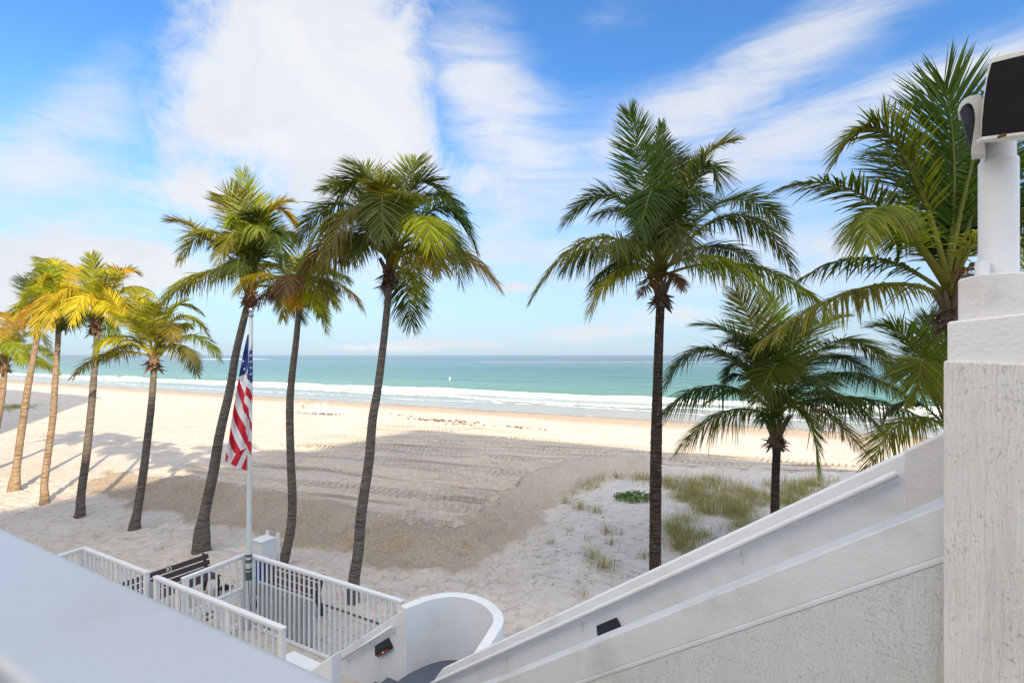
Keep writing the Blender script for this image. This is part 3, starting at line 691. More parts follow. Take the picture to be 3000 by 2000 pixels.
palm(19.1, [(131, 1472, 36), (131, 1450, 30), (130, 1415, 25), (140, 1335, 24), (155, 1223, 22), (161, 1128, 21), (169, 1016, 18), (172, 948, 18)], (177, 910),
     [((125, 845), (58, 905), -.1, -.2, Ye), ((150, 800), (115, 785), .1, .2, Yg), ((150, 790), (120, 758), .5, .8, O_, dict(droop=.3)), ((210, 840), (245, 905), .2, .3, Ye), ((170, 820), (165, 765), .4, .8, Ye, dict(droop=.2)),
      ((125, 880), (72, 965), -.5, -.7, Or, dict(droop=.7)), ((140, 885), (105, 985), -.8, -1.1, Ye, dict(droop=.8)), ((200, 870), (225, 945), -.7, -1.0, Ye, dict(droop=.7)), ((205, 800), (240, 800), .5, 1.0, Ye), ((160, 860), (145, 960), -.9, -1.4, Ye, dict(droop=.7))],
     'sunlit golden coconut palm with pale trunk, second trunk from left', 'trunk_pale', extra=10, cols=(Ye, Ye, Or), flen=3.0, seed=7, lmax=.62, droopx=1.3)
palm(20.8, [(41, 1434, 46), (44, 1405, 36), (49, 1367, 26), (64, 1255, 25), (83, 1128, 23), (104, 1016, 20), (111, 945, 20)], (114, 905),
     [((80, 845), (88, 825), .3, .6, D_, dict(droop=.3)), ((75, 890), (52, 925), .2, .3, Ye), ((95, 860), (60, 885), -.3, -.5, Ye), ((130, 840), (135, 785), .2, .4, O_, dict(droop=.2)), ((150, 870), (180, 905), .1, .2, Ye), ((95, 895), (70, 950), -.5, -.8, Or, dict(droop=.7)),
      ((135, 900), (160, 960), -.5, -.7, Ye, dict(droop=.7)), ((105, 840), (95, 800), .5, .9, G_)],
     'sunlit coconut palm with smooth pale flared trunk at far left', 'trunk_pale', extra=8, cols=(Ye, Yg), flen=2.7, seed=8, lmax=.6, droopx=1.2)
palm(24., [(-42, 1388, 40), (-30, 1330, 30), (-8, 1235, 26), (4, 1170, 23), (11, 1110, 20), (12, 1078, 20)], (9, 1040),
     [((80, 975), (140, 1010), .1, .2, Yg), ((85, 1010), (152, 1052), -.2, -.3, Yg), ((60, 960), (105, 950), .4, .7, Ye), ((40, 950), (55, 925), .3, .6, Or, dict(dead=.2)), ((20, 940), (0, 915), .3, .6, Or, dict(dead=.2)), ((-40, 960), (-90, 990), .2, .3, Ye), ((-50, 1000), (-110, 1060), -.3, -.4, Yg),
      ((30, 1000), (60, 1060), -.6, -1., Yg, dict(droop=.7)), ((-15, 980), (-40, 1060), -.6, -1., Ye, dict(droop=.7)), ((50, 1010), (100, 1065), .5, .8, Yg)],
     'curved coconut palm cut off by the left edge of the view', 'trunk_pale', extra=8, cols=(Yg, Ye), flen=3., seed=9, lmax=.68)
# low palm in front of the sea at right
k9 = .3827
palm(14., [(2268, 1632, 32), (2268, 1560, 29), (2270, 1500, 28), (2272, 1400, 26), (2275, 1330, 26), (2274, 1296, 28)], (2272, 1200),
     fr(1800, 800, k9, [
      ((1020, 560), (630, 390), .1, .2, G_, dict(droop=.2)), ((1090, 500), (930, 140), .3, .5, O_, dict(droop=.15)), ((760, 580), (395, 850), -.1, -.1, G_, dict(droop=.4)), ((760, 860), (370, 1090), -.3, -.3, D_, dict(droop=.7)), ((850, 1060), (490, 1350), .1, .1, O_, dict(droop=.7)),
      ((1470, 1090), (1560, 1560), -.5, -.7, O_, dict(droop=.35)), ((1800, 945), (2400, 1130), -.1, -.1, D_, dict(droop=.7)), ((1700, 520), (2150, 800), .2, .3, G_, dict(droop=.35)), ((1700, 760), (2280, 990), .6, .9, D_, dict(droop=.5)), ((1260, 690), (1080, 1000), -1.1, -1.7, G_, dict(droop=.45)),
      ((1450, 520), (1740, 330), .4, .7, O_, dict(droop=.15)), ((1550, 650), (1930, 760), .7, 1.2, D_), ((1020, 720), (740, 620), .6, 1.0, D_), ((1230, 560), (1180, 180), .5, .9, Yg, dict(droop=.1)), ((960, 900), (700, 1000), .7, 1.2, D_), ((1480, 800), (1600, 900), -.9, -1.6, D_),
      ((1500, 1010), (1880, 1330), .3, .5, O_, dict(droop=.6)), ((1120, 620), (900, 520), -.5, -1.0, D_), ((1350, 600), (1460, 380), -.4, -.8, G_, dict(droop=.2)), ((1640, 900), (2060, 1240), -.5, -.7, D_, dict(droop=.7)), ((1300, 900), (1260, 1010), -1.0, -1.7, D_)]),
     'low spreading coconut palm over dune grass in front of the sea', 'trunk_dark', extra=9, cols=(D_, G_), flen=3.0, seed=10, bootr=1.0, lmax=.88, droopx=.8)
# near palm behind the pillar
k10 = .3401
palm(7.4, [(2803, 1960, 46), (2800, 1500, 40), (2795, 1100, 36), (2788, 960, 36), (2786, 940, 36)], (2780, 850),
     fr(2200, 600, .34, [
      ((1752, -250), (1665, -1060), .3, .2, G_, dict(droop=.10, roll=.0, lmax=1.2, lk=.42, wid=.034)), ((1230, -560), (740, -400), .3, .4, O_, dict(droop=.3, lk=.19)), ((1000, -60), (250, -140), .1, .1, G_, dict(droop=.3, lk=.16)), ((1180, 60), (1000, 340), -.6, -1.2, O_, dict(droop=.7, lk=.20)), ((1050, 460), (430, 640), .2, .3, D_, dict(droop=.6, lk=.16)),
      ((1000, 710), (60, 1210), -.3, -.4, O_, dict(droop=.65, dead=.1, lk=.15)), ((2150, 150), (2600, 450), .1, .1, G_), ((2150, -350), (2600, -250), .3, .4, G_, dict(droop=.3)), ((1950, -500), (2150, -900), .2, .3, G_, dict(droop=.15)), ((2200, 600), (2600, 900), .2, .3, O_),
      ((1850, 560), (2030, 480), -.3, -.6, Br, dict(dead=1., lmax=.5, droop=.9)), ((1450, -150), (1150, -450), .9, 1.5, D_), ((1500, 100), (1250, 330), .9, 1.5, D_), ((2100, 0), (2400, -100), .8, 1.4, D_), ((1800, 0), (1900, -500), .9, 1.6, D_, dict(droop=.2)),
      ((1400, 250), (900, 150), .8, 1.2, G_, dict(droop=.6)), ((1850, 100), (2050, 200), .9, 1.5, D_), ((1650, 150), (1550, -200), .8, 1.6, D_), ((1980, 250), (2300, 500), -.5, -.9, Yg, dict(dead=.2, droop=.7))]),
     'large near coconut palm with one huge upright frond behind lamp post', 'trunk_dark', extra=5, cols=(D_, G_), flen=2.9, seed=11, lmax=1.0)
palm(11., [(2850, 1790, 34), (2840, 1600, 32), (2825, 1420, 30), (2810, 1330, 30)], (2795, 1270),
     fr(2200, 600, .34, [
      ((1450, 1290), (1120, 1040), .0, .1, G_, dict(droop=.2)), ((1600, 1380), (1530, 980), .3, .4, G_, dict(droop=.12)), ((1520, 1350), (1450, 1650), -.8, -1.1, O_, dict(droop=.4)), ((1350, 1850), (1010, 2280), .0, -.1, O_, dict(droop=.65)), ((1950, 1500), (2300, 1700), .1, .1, G_), ((1900, 1200), (2200, 1050), .2, .3, G_),
      ((1450, 1480), (1200, 1450), .5, .8, D_), ((1420, 1700), (1150, 1850), .5, .8, D_, dict(droop=.6)), ((1700, 1300), (1720, 1000), .6, 1.1, D_, dict(droop=.15))]),
     'coconut palm mostly hidden behind the stucco pillar, beside the sea', 'trunk_dark', extra=3, cols=(D_,), flen=2.8, seed=12)

# ------------------------------------------------------------------ stairs and walls
UZ = Vector((0, 0, 1))
def nearP(s): return CAM + Vector((2.13 - 1.063 * s, 2.5 + s, -.72 - 1.045 * s))
def farP(s): return CAM + Vector((2.88 - 1.063 * s, 3.3 + s, -.46 - 1.045 * s)) * 1.08
PERP = Vector((STAIR.y, -STAIR.x, 0))       # from near wall to far wall
def slope_wall(mb, f, s0, s1, thick, z0=None, drop=None, off=0., top=0., n=1, mi=0):
    """wall under line f(s); inner plane offset 'off' along PERP, thickness along PERP"""
    for i in range(n):
        a = f(s0 + (s1 - s0) * i / n) + PERP * off; c_ = f(s0 + (s1 - s0) * (i + 1) / n) + PERP * off
        ta, tc = a + UZ * top, c_ + UZ * top
        ba = Vector((a.x, a.y, z0)) if z0 is not None else ta - UZ * drop
        bc = Vector((c_.x, c_.y, z0)) if z0 is not None else tc - UZ * drop
        mb.hexa([ba, bc, bc + PERP * thick, ba + PERP * thick], [ta, tc, tc + PERP * thick, ta + PERP * thick], mi)
bw = empty('stair_wall', nearP(1.5) * 1, 'near sloping stair wall with smooth cap over rough stucco', 'wall', 'sloping stair walls')
bw.location.z = 0
a = MB(); slope_wall(a, nearP, -.05, 3.4, .25, drop=.255, n=1); a.build('coping', M['smoothband'], bw, .012)
a = MB(); slope_wall(a, nearP, -.05, 3.4, .15, z0=-.3, off=-.006, top=-.285); a.build('stucco_face', M['stucco'], bw)
a = MB(); slope_wall(a, nearP, -.05, 3.4, .15, drop=.036, off=-.009, top=-.249, n=1); a.build('ledge', M['smoothband'], bw, .007)
fwl = empty('stair_wall', Vector((farP(2).x, farP(2).y, 0)), 'far sloping stair wall carrying a handrail and solar lamp', 'wall', 'sloping stair walls')
a = MB(); slope_wall(a, farP, .02, 3.60, .13, z0=-.3)
e0 = farP(3.60); e1 = farP(3.73) - UZ * .12
a.hexa([Vector((e0.x, e0.y, -.3)), Vector((e1.x, e1.y, -.3)), Vector((e1.x, e1.y, -.3)) + PERP * .13, Vector((e0.x, e0.y, -.3)) + PERP * .13], [e0, e1, e1 + PERP * .13, e0 + PERP * .13])
a.build('wall_panel', M['wall'], fwl, .02)
a = MB(); slope_wall(a, farP, -.55, .19, .20, z0=1.5, off=-.035, top=.004); a.build('end_block', M['pillarsm'], fwl, .012)
# handrail on the far wall
hr = empty('handrail', farP(2) - UZ * .25 - PERP * .06, 'long white handrail bolted along the far stair wall', 'handrail')
def hrP(s): return farP(s) - PERP * .07 - UZ * (.125 + .004 * (s - .25))
a = MB(); a.tube([hrP(3.70), hrP(3.62), hrP(2), hrP(.34), hrP(.215)], .027, 10); a.build('rail', M['rail'], hr, smooth=True)
for s_ in (.93, 2.02, 2.78, 3.60):
    c_ = hrP(s_); a = MB(); a.tube([c_ - UZ * .02, c_ - UZ * .07, c_ - UZ * .10 + PERP * .06], .011, 6)
    a.box(c_ - UZ * .125 + PERP * .063, .035, .012, .11, STAIR); a.build('bracket', M['rail'], hr)

def wall_lamp(c, axis, outn, length, label, group='solar wall lamps'):
    """wedge-shaped solar lamp; axis along its length, outn out of the wall"""
    axis = axis.normalized(); outn = outn.normalized(); upv = axis.cross(outn).normalized()
    if upv.z < 0: upv = -upv
    r = empty('wall_lamp', c, label, 'wall lamp', group)
    h = length * .48; dp = length * .25
    def q(x, y, o): return Vector(c) + axis * x * length / 2 + upv * y * h / 2 + outn * o
    a = MB()
    a.add([q(-1, 1, 0), q(1, 1, 0), q(1, -1, 0), q(-1, -1, 0), q(-1, .95, dp * .25), q(1, .95, dp * .25), q(1, -.35, dp), q(-1, -.35, dp), q(1, -1, dp * .55), q(-1, -1, dp * .55)],
          [(0, 1, 2, 3), (0, 4, 5, 1), (4, 7, 6, 5), (7, 9, 8, 6), (9, 3, 2, 8), (0, 3, 9, 7, 4), (1, 5, 6, 8, 2)])
    a.build('housing', M['black'], r, .006)
    e = .004
    n1 = (q(-1, -.35, dp) - q(-1, .95, dp * .25)); nn = n1.cross(axis).normalized(); nn = nn if nn.dot(outn) > 0 else -nn
    a = MB(); vs = [q(-.88, .85, dp * .308), q(.88, .85, dp * .308), q(.88, -.25, dp * .942), q(-.88, -.25, dp * .942)]; a.add([v + nn * e for v in vs], [(0, 1, 2, 3)]); a.build('solar_panel', M['panel'], r)
    n2 = (q(-1, -1, dp * .55) - q(-1, -.35, dp)); nn = n2.cross(axis).normalized(); nn = nn if nn.dot(outn) > 0 else -nn
    a = MB(); vs = [q(-.85, -.42, dp * .952), q(.85, -.42, dp * .952), q(.85, -.94, dp * .592), q(-.85, -.94, dp * .592)]; a.add([v + nn * e for v in vs], [(0, 1, 2, 3)]); lens = a.build('lens', M['orange'], r)
    a = MB(); a.tube([q(0, -.68, dp * .77), q(0, -.68, dp * .77) + nn * .018], [.017, .012], 10); a.build('sensor', M['rail'], r, smooth=True)
    return r
lax = (nearP(0) - nearP(1)).normalized()
wall_lamp(farP(1.79) - UZ * .41 - PERP * .003, lax, -PERP, .31, 'black solar wall lamp half hidden on the far stair wall')

# flight between the two walls
fl = MB()
for i in range(24):
    s_ = 3.55 - i * .155
    if s_ < -.2: break
    zt = nearP(s_).z - 1.0 + .15
    a0 = nearP(s_) + PERP * .252; b0 = nearP(s_ - .155) + PERP * .252; w = PERP * ((farP(1) - nearP(1)).dot(PERP) - .255)
    fl.hexa([Vector((a0.x, a0.y, -.25)), Vector((b0.x, b0.y, -.25)), Vector((b0.x, b0.y, -.25)) + w, Vector((a0.x, a0.y, -.25)) + w], [Vector((a0.x, a0.y, zt)), Vector((b0.x, b0.y, zt)), Vector((b0.x, b0.y, zt)) + w, Vector((a0.x, a0.y, zt)) + w])
M['tread'] = simple('tread_paint', (.52, .53, .55), .6, 0, .08, 5); st_ = fl.build('stair_flight', M['tread']); tag(st_, 'painted steps between the two sloping stair walls', 'steps')

# landing with curved wall
W0 = Vector((-1.67, 8.07, 1.52))
CU = [(-1.67, 8.05), (-1.50, 8.22), (-1.27, 8.39), (-1.015, 8.46), (-.78, 8.42), (-.56, 8.28), (-.39, 8.07), (-.295, 7.84), (-.295, 7.60), (-.37, 7.38), (-.47, 7.22), (-.57, 7.09)]
cp, _ = catmull([Vector((x, y, 0)) for x, y in CU], [0] * len(CU), 5)
a = MB(); n = len(cp); vs = []
for i, q in enumerate(cp):
    tg = (cp[min(i + 1, n - 1)] - cp[max(i - 1, 0)]).normalized(); o = Vector((-tg.y, tg.x, 0)) * .16
    zt_ = 1.52 - .20 * max(0, (i - (n - 13)) / 12) ** 1.3; vs += [Vector((q.x, q.y, -.3)), Vector((q.x + o.x, q.y + o.y, -.3)), Vector((q.x + o.x, q.y + o.y, zt_)), Vector((q.x, q.y, zt_))]
fs = []
for i in range(n - 1):
    for j in range(4): fs.append((i * 4 + j, i * 4 + (j + 1) % 4, i * 4 + 4 + (j + 1) % 4, i * 4 + 4 + j))
fs += [(0, 1, 2, 3), ((n - 1) * 4 + 3, (n - 1) * 4 + 2, (n - 1) * 4 + 1, (n - 1) * 4)]
a.add(vs, fs); cw = a.build('curved_wall', M['wall'], None, .014)
tag(cw, 'white curved wall wrapped round the stair landing', 'wall')
a = MB()
poly = [Vector((q.x, q.y, .47)) for q in cp] + [Vector((-.62, 6.35, .47)), Vector((-.62, 5.6, .47)), Vector((-1.2, 5.0, .47)), Vector((-2.6, 6.2, .47)), Vector((-2.36, 7.02, .47))]
a.prism([p - UZ * .7 for p in poly], UZ * .7); ld = a.build('stair_landing', M['landing']); tag(ld, 'dark blue-grey painted floor inside the curved wall', 'landing')
# second flight with its two low walls
def w2(k, off=0.): return Vector((-1.67, 8.07, 1.52)) - SD * k - UZ * .75 * k + ND * off
def wall2(mb, k0, k1, off, th):
    a, c_ = w2(k0, off), w2(k1, off)
    mb.hexa([Vector((c_.x, c_.y, -.3)), Vector((a.x, a.y, -.3)), Vector((a.x, a.y, -.3)) + ND * th, Vector((c_.x, c_.y, -.3)) + ND * th], [c_, a, a + ND * th, c_ + ND * th])
a = MB(); wall2(a, 0.0, 1.95, 0, .15); lw = a.build('stair_side_wall', M['wall'], None, .015); tag(lw, 'white sloping side wall with orange-lens lamp beside picket fence', 'wall')
a = MB(); wall2(a, .17, 1.95, -1.32, .17)
nw = a.build('stair_side_wall', M['wall'], None, .02); tag(nw, 'short sloping stair wall with thick white end, nearest the parapet', 'wall')
a = MB()
for i in range(3):
    k0 = .10 + i * .28; z1 = .47 - .155 * (i + 1)
    p0 = W0 - SD * k0 - ND * 1.149; p1 = W0 - SD * (k0 + .28) - ND * 1.149; w = ND * 1.147
    a.hexa([Vector((*p1.xy, -.28)), Vector((*p0.xy, -.28)), Vector((*(p0 + w).xy, -.28)), Vector((*(p1 + w).xy, -.28))], [Vector((*p1.xy, z1)), Vector((*p0.xy, z1)), Vector((*(p0 + w).xy, z1)), Vector((*(p1 + w).xy, z1))])
s2 = a.build('stair_flight', M['landing']); tag(s2, 'lower painted steps dropping from the curved landing to the fence', 'steps')
def h2(k): return w2(k) - UZ * .15 - ND * .07
hr2 = empty('handrail', h2(.7), 'short white handrail above the orange-lens lamp', 'handrail')
a = MB(); a.tube([h2(.22), h2(1.36)], .024, 10); a.build('rail', M['rail'], hr2, smooth=True)
for k_ in (.25, 1.25):
    c_ = h2(k_); a = MB(); a.tube([c_ - UZ * .02, c_ - UZ * .06, c_ - UZ * .08 + ND * .055], .011, 6); a.box(c_ - UZ * .09 + ND * .06, .03, .012, .09, SD); a.build('bracket', M['rail'], hr2)
wall_lamp(w2(.452) - UZ * .39 - ND * .003, (w2(0) - w2(1)), -ND, .36, 'black solar wall lamp with orange lens below short handrail')
# low slab beside the fence end
a = MB(); q = [gnd(826, 1962, .75), gnd(812, 1925, .75), gnd(862, 1902, .75), gnd(945, 1940, .75), gnd(925, 1985, .75)]
c_ = sum(q, Vector()) / 5
a.prism([Vector((*v.xy, -.3)) for v in q], UZ * 1.05); sl = a.build('plinth', M['wall'], None, .03, segs=3); tag(sl, 'low stained white plinth at the end of the picket fence', 'plinth')

# ------------------------------------------------------------------ pillar and lamp post
pl = empty('pillar', (2.4, 2.4, 0), 'stepped white stucco pillar at the right edge', 'pillar')
def block(pxl, y0, ztopL, ztopR, zbot, mat, name, chamfer=0, depth=.9, width=1.3):
    """front face from the left edge along SD, body behind it"""
    p0 = Vector(((pxl - 1500) / F * y0, y0, 0)); a = MB(); w = SD * width; dpt = Vector((.69, .72, 0)) * depth
    zr = ztopL + (ztopR - ztopL) * width / .30
    if chamfer:
        c0 = p0 + SD * chamfer; l0 = p0 + Vector((.66, .75, 0)) * chamfer * .8
        ring = [c0, p0 + w, p0 + w + dpt, l0 + dpt, l0]
        zs_ = [ztopL + .004, zr, zr, ztopL, ztopL - .012]
    else:
        ring = [p0, p0 + w, p0 + w + dpt, p0 + dpt]; zs_ = [ztopL, zr, zr, ztopL]
    n = len(ring)
    a.add([Vector((v.x, v.y, zbot)) for v in ring] + [Vector((v.x, v.y, z)) for v, z in zip(ring, zs_)],
          [tuple(range(n))[::-1], tuple(range(n, 2 * n))] + [(i, (i + 1) % n, n + (i + 1) % n, n + i) for i in range(n)])
    return a.build(name, mat, pl, .012, segs=3)
block(2764, 2.42, 5.5 - 15 / F * 2.42, 5.5 - 25 / F * 2.2, -.3, M['pillarst'], 'lower_block')
block(2775, 2.455, 5.5 + 98 / F * 2.45, 5.5 + 128 / F * 2.26, 5.40, M['pillarsm'], 'middle_block')
block(2806, 2.50, 5.5 + 238 / F * 2.45, 5.5 + 256 / F * 2.28, 5.55, M['pillarsm'], 'upper_block', chamfer=.085)
# post
lp = empty('lamp_post', at(2925, 800, 2.48), 'white round post with two floodlights on the pillar', 'floodlight post')
PY = 2.64; pc = at(2925, 800, PY); zt = 5.5 + 250 / F * 2.4
px_ = lambda w: w / F * PY / 2
a = MB(); a.tube([(pc.x, pc.y, zt - .05), (pc.x, pc.y, 5.5 + (HY - 475) / F * PY), (pc.x, pc.y, 5.5 + (HY - 468) / F * PY)], [px_(90), px_(90), px_(84)], 28); a.build('pole', M['rail'], lp, smooth=False, bevel=.003)
a = MB(); a.tube([(pc.x, pc.y, 5.5 + (HY - 475) / F * PY), (pc.x, pc.y, 5.5 + (HY - 405) / F * PY)], px_(78), 28); a.build('neck', M['rail'], lp, bevel=.003)
zc = 5.5 + (HY - 425) / F * PY
a = MB(); a.tube([(pc.x, pc.y, zc), (pc.x, pc.y, 5.5 + (HY - 398) / F * PY)], [px_(84), px_(92)], 28); a.box((pc.x + .02, pc.y, zc + .055), .17, .15, .05, (1, .1, 0)); a.build('collar', M['lamp'], lp, bevel=.004)
cpc = at(2878, 778, 2.60); a = MB(); a.tube([(cpc.x, cpc.y, zt - .03), (cpc.x, cpc.y, 5.5 + (HY - 767) / F * 2.60)], [px_(34), px_(33)], 20); cpp = a.build('pipe_cap', M['rail'], pl, bevel=.004)
def lampY(x): return 2.46 - (x - 2875) * .0011
def lpt(x, y, o=0.): return at(x, y, lampY(x) - o)
a = MB(); a.prism([lpt(x, y) for x, y in ((2902, 168), (3075, 125), (3065, 392), (2873, 413), (2874, 350), (2880, 285), (2889, 220))], Vector((.165, .155, .05)))
fh = a.build('floodlight_head', M['lamp'], lp, .008, segs=3)
a = MB(); a.prism([lpt(x, y, .006) for x, y in ((2908, 183), (3072, 143), (3062, 381), (2879, 403), (2881, 350), (2887, 288), (2896, 230))], Vector((.003, .012, 0)))
a.build('lens', M['lens'], fh, .003)
a = MB(); a.prism([lpt(x, y, .010) for x, y in ((2876, 401), (3064, 378), (3064, 386), (2876, 411))], Vector((.01, .04, 0))); a.build('bottom_flange', M['lamp'], fh, .002)
a = MB(); q0 = lpt(2944, 394, .02); a.tube([q0, q0 + Vector((0, .03, 0))], .008, 8); a.build('screw', M['rust'], fh)
a = MB()
# hooded second head: half-round shell seen edge on
hub = at(2846, 360, 2.55)
outl = [(2806, 322), (2812, 306), (2824, 291), (2842, 281), (2858, 279), (2874, 278)]
inn = [(2811, 327), (2818, 312), (2828, 302), (2838, 299), (2848, 306), (2855, 325), (2857, 350), (2852, 390), (2845, 425)]
HO = [(2805, 325), (2811, 306), (2823, 291), (2841, 281), (2858, 278), (2872, 277), (2884, 300), (2886, 370), (2885, 442), (2845, 447)]
HI = [(2811, 327), (2818, 313), (2828, 304), (2838, 301), (2848, 307), (2855, 325), (2857, 350), (2855, 370), (2852, 392), (2846, 432)]
for i in range(len(HO) - 1):
    o0, o1, i0, i1 = (at(*q, 2.52) for q in (HO[i], HO[i + 1], HI[i], HI[i + 1])); ex = Vector((.11, .12, .01))
    a.hexa([o0, o1, i1, i0], [o0 + ex, o1 + ex, i1 + ex, i0 + ex])
hd = a.build('floodlight_head', M['lamp'], lp)
a = MB(); a.prism([at(x, y, 2.53) for x, y in [(2812, 328)] + HI[1:] + [(2842, 431)]], Vector((.01, .012, 0))); a.build('lens', M['dusty'], hd)

# parapet right in front of the camera
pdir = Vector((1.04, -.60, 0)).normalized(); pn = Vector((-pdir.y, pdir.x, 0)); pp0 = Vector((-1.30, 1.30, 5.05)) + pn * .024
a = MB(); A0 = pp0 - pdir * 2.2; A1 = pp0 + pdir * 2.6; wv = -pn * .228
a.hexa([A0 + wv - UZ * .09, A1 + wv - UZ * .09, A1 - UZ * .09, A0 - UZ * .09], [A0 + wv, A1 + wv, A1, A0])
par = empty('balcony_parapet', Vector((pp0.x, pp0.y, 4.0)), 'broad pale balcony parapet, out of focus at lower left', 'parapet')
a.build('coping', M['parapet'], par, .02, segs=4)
a = MB(); i_ = -pn * .02; j_ = -pn * .18
a.hexa([A0 + j_ - UZ * 1.1, A1 + j_ - UZ * 1.1, A1 + i_ - UZ * 1.1, A0 + i_ - UZ * 1.1], [A0 + j_ - UZ * .091, A1 + j_ - UZ * .091, A1 + i_ - UZ * .091, A0 + i_ - UZ * .091])
a.build('wall_panel', M['wall'], par)

# ------------------------------------------------------------------ picket fences
def fence(p0, p1, zt, zb, n, label, wide=(), posts=(0, 1), mid=None, capw=.085, panel=None, name='picket_fence', postw=.10):
    p0, p1 = Vector((*p0[:2], 0)), Vector((*p1[:2], 0)); d = (p1 - p0).normalized(); ln = (p1 - p0).length
    r = empty(name, p0, label, 'fence', 'white picket fences round the beach gate')
    a = MB(); a.box((p0 + p1) / 2 + UZ * (zt - .022), ln + .02, capw, .044, d); a.box((p0 + p1) / 2 + UZ * (zt - .062), ln - .02, .04, .034, d); a.build('top_rail', M['rail'], r, .006)
    a = MB(); a.box((p0 + p1) / 2 + UZ * (zb + .03), ln - .02, .05, .05, d); a.build('bottom_rail', M['rail'], r, .004)
    me = None
    hh_ = zt - .08 - zb - .056
    for i in range(n):
        f = (i + .5) / n; c_ = p0 + d * ln * f + UZ * (zb + .056 + hh_ / 2)
        w_ = .10 if i in wide else .026
        if w_ > .05:
            a = MB(); a.box(c_, w_, .03, hh_, d); a.build('wide_picket', M['rail'], r); continue
        if me is None:
            a = MB(); a.box(p0 + UZ * 0, w_, .03, hh_, d); o = a.build('baluster', M['rail'], r); me = o.data
        else:
            o = bpy.data.objects.new('baluster', me); COL.objects.link(o); o.parent = r
        o.location = c_ - p0
    for f in posts:
        a = MB(); c_ = p0 + d * (ln * f + (.05 if f == 0 else -.05)); a.box(c_ + UZ * ((zt - .046) / 2 - .05), postw, .07, zt - .046 + .1, d); a.build('post', M['rail'], r, .006)
    return r
def fp(px, py, z=1.5): v = gnd(px, py, z); return (v.x, v.y)
FA0 = fp(738, 1622); FA1 = fp(1178, 1757)
fence(FA0, FA1, 1.5, .03, 29, 'long picket fence running from flagpole to the curved wall', postw=.05)
fence(fp(455, 1685), fp(832, 1836), 1.5, .03, 22, 'picket fence nearest the parapet, ending at the plinth', wide=(4, 13))
fence(fp(250, 1603), fp(433, 1674), 1.5, .03, 14, 'picket fence left of the gap, behind the parapet edge', wide=(7,))
fence(fp(252, 1600), fp(120, 1640), 1.5, .03, 8, 'short picket fence return at the far left of the fences', posts=(0,))
gb = fence(fp(722, 1619), fp(535, 1691), 1.5, .80, 9, 'picket gate with boarded lower panel next to the flagpole', name='picket_gate')
gb['category'] = 'gate'
g0 = Vector((*fp(722, 1619), 0)); g1 = Vector((*fp(535, 1691), 0)); gd = (g1 - g0).normalized(); gl = (g1 - g0).length
a = MB()
for z_ in (.74, .12): a.box((g0 + g1) / 2 + UZ * z_, gl - .04, .05, .10, gd)
for f in (.10, .36, .64, .90): a.box(g0 + gd * gl * f + UZ * .43, .07, .045, .50, gd)
a.build('lower_frame', M['rail'], gb, .004)
a = MB(); hp_ = g0 + gd * gl * .66; hn = Vector((gd.y, -gd.x, 0)); hn = hn if hn.y < 0 else -hn
for z_ in (.66, .56): a.box(hp_ + hn * .05 + UZ * z_, .20, .016, .035, gd)
a.build('hinge', M['hinge'], gb)
# clear panel at the gap and wind screen on the long fence
mglass, nt, b = newmat('smoky_acrylic', (.46, .51, .53), .3, spec=.4)
tr = nt.nodes.new('ShaderNodeBsdfTransparent'); tr.inputs[0].default_value = (.78, .84, .85, 1)
mx = nt.nodes.new('ShaderNodeMixShader'); mx.inputs[0].default_value = .45
L(nt, tr.outputs[0], mx.inputs[1]); L(nt, b.outputs[0], mx.inputs[2]); L(nt, mx.outputs[0], nt.nodes['Material Output'].inputs['Surface'])
fd = (Vector((*FA1, 0)) - Vector((*FA0, 0))).normalized()
sc0 = Vector((*FA0, 0)) + fd * .10 + ND * .06
ws = empty('wind_screen', sc0, 'translucent grey screen behind the fence pickets before the bench', 'screen')
a = MB(); a.box(sc0 + fd * .82 + UZ * .50, 1.62, .012, .88, fd); a.build('panel', mglass, ws)
a = MB(); a.box(sc0 + fd * .82 + UZ * .952, 1.64, .025, .022, fd); a.build('top_edge', M['steel'], ws)
gp0 = Vector((*fp(435, 1676), 0)); gp1 = Vector((*fp(454, 1684), 0))
a = MB(); dgp = (gp1 - gp0); a.box((gp0 + gp1) / 2 + UZ * .78, dgp.length - .02, .012, 1.15, dgp); gpn = a.build('gap_panel', mglass); tag(gpn, 'narrow translucent grey panel filling the gap between two fences', 'panel')

# patio paving
m, nt, b = newmat('tile_paving', (.5, .45, .4), .8, spec=.2)
p = wpos(nt); u = dot(nt, p, tuple(SD)); v = dot(nt, p, tuple(ND))
bt = nt.nodes.new('ShaderNodeTexBrick'); bt.offset = 0; L(nt, comb(nt, u, v), bt.inputs['Vector'])
bt.inputs['Scale'].default_value = 1; bt.inputs['Mortar Size'].default_value = .008; bt.inputs['Brick Width'].default_value = .40; bt.inputs['Row Height'].default_value = .40
bt.inputs['Color1'].default_value = (.50, .47, .43, 1); bt.inputs['Color2'].default_value = (.46, .43, .39, 1); bt.inputs['Mortar'].default_value = (.22, .15, .11, 1)
L(nt, mixc(nt, smooth(nt, noise(nt, p, 4, 5), .4, .7, 0, .4), bt.outputs[0], (.56, .52, .47)), b.inputs['Base Color']); bump(nt, b, noise(nt, p, 60, 4), .2, .004)
M['pave'] = m
tA, dA = shore(np.array([FA0[0], FA1[0]]), np.array([FA0[1], FA1[1]]))
d0 = float(dA.mean())
a = MB(); a.hexa([sp(-11.6, d0 - 2.6, -.3), sp(-5.55, d0 - 2.6, -.3), sp(-5.55, d0 + 1.32, -.3), sp(-11.6, d0 + 1.32, -.3)], [sp(-11.6, d0 - 2.6, .03), sp(-5.55, d0 - 2.6, .03), sp(-5.55, d0 + 1.32, .03), sp(-11.6, d0 + 1.32, .03)])
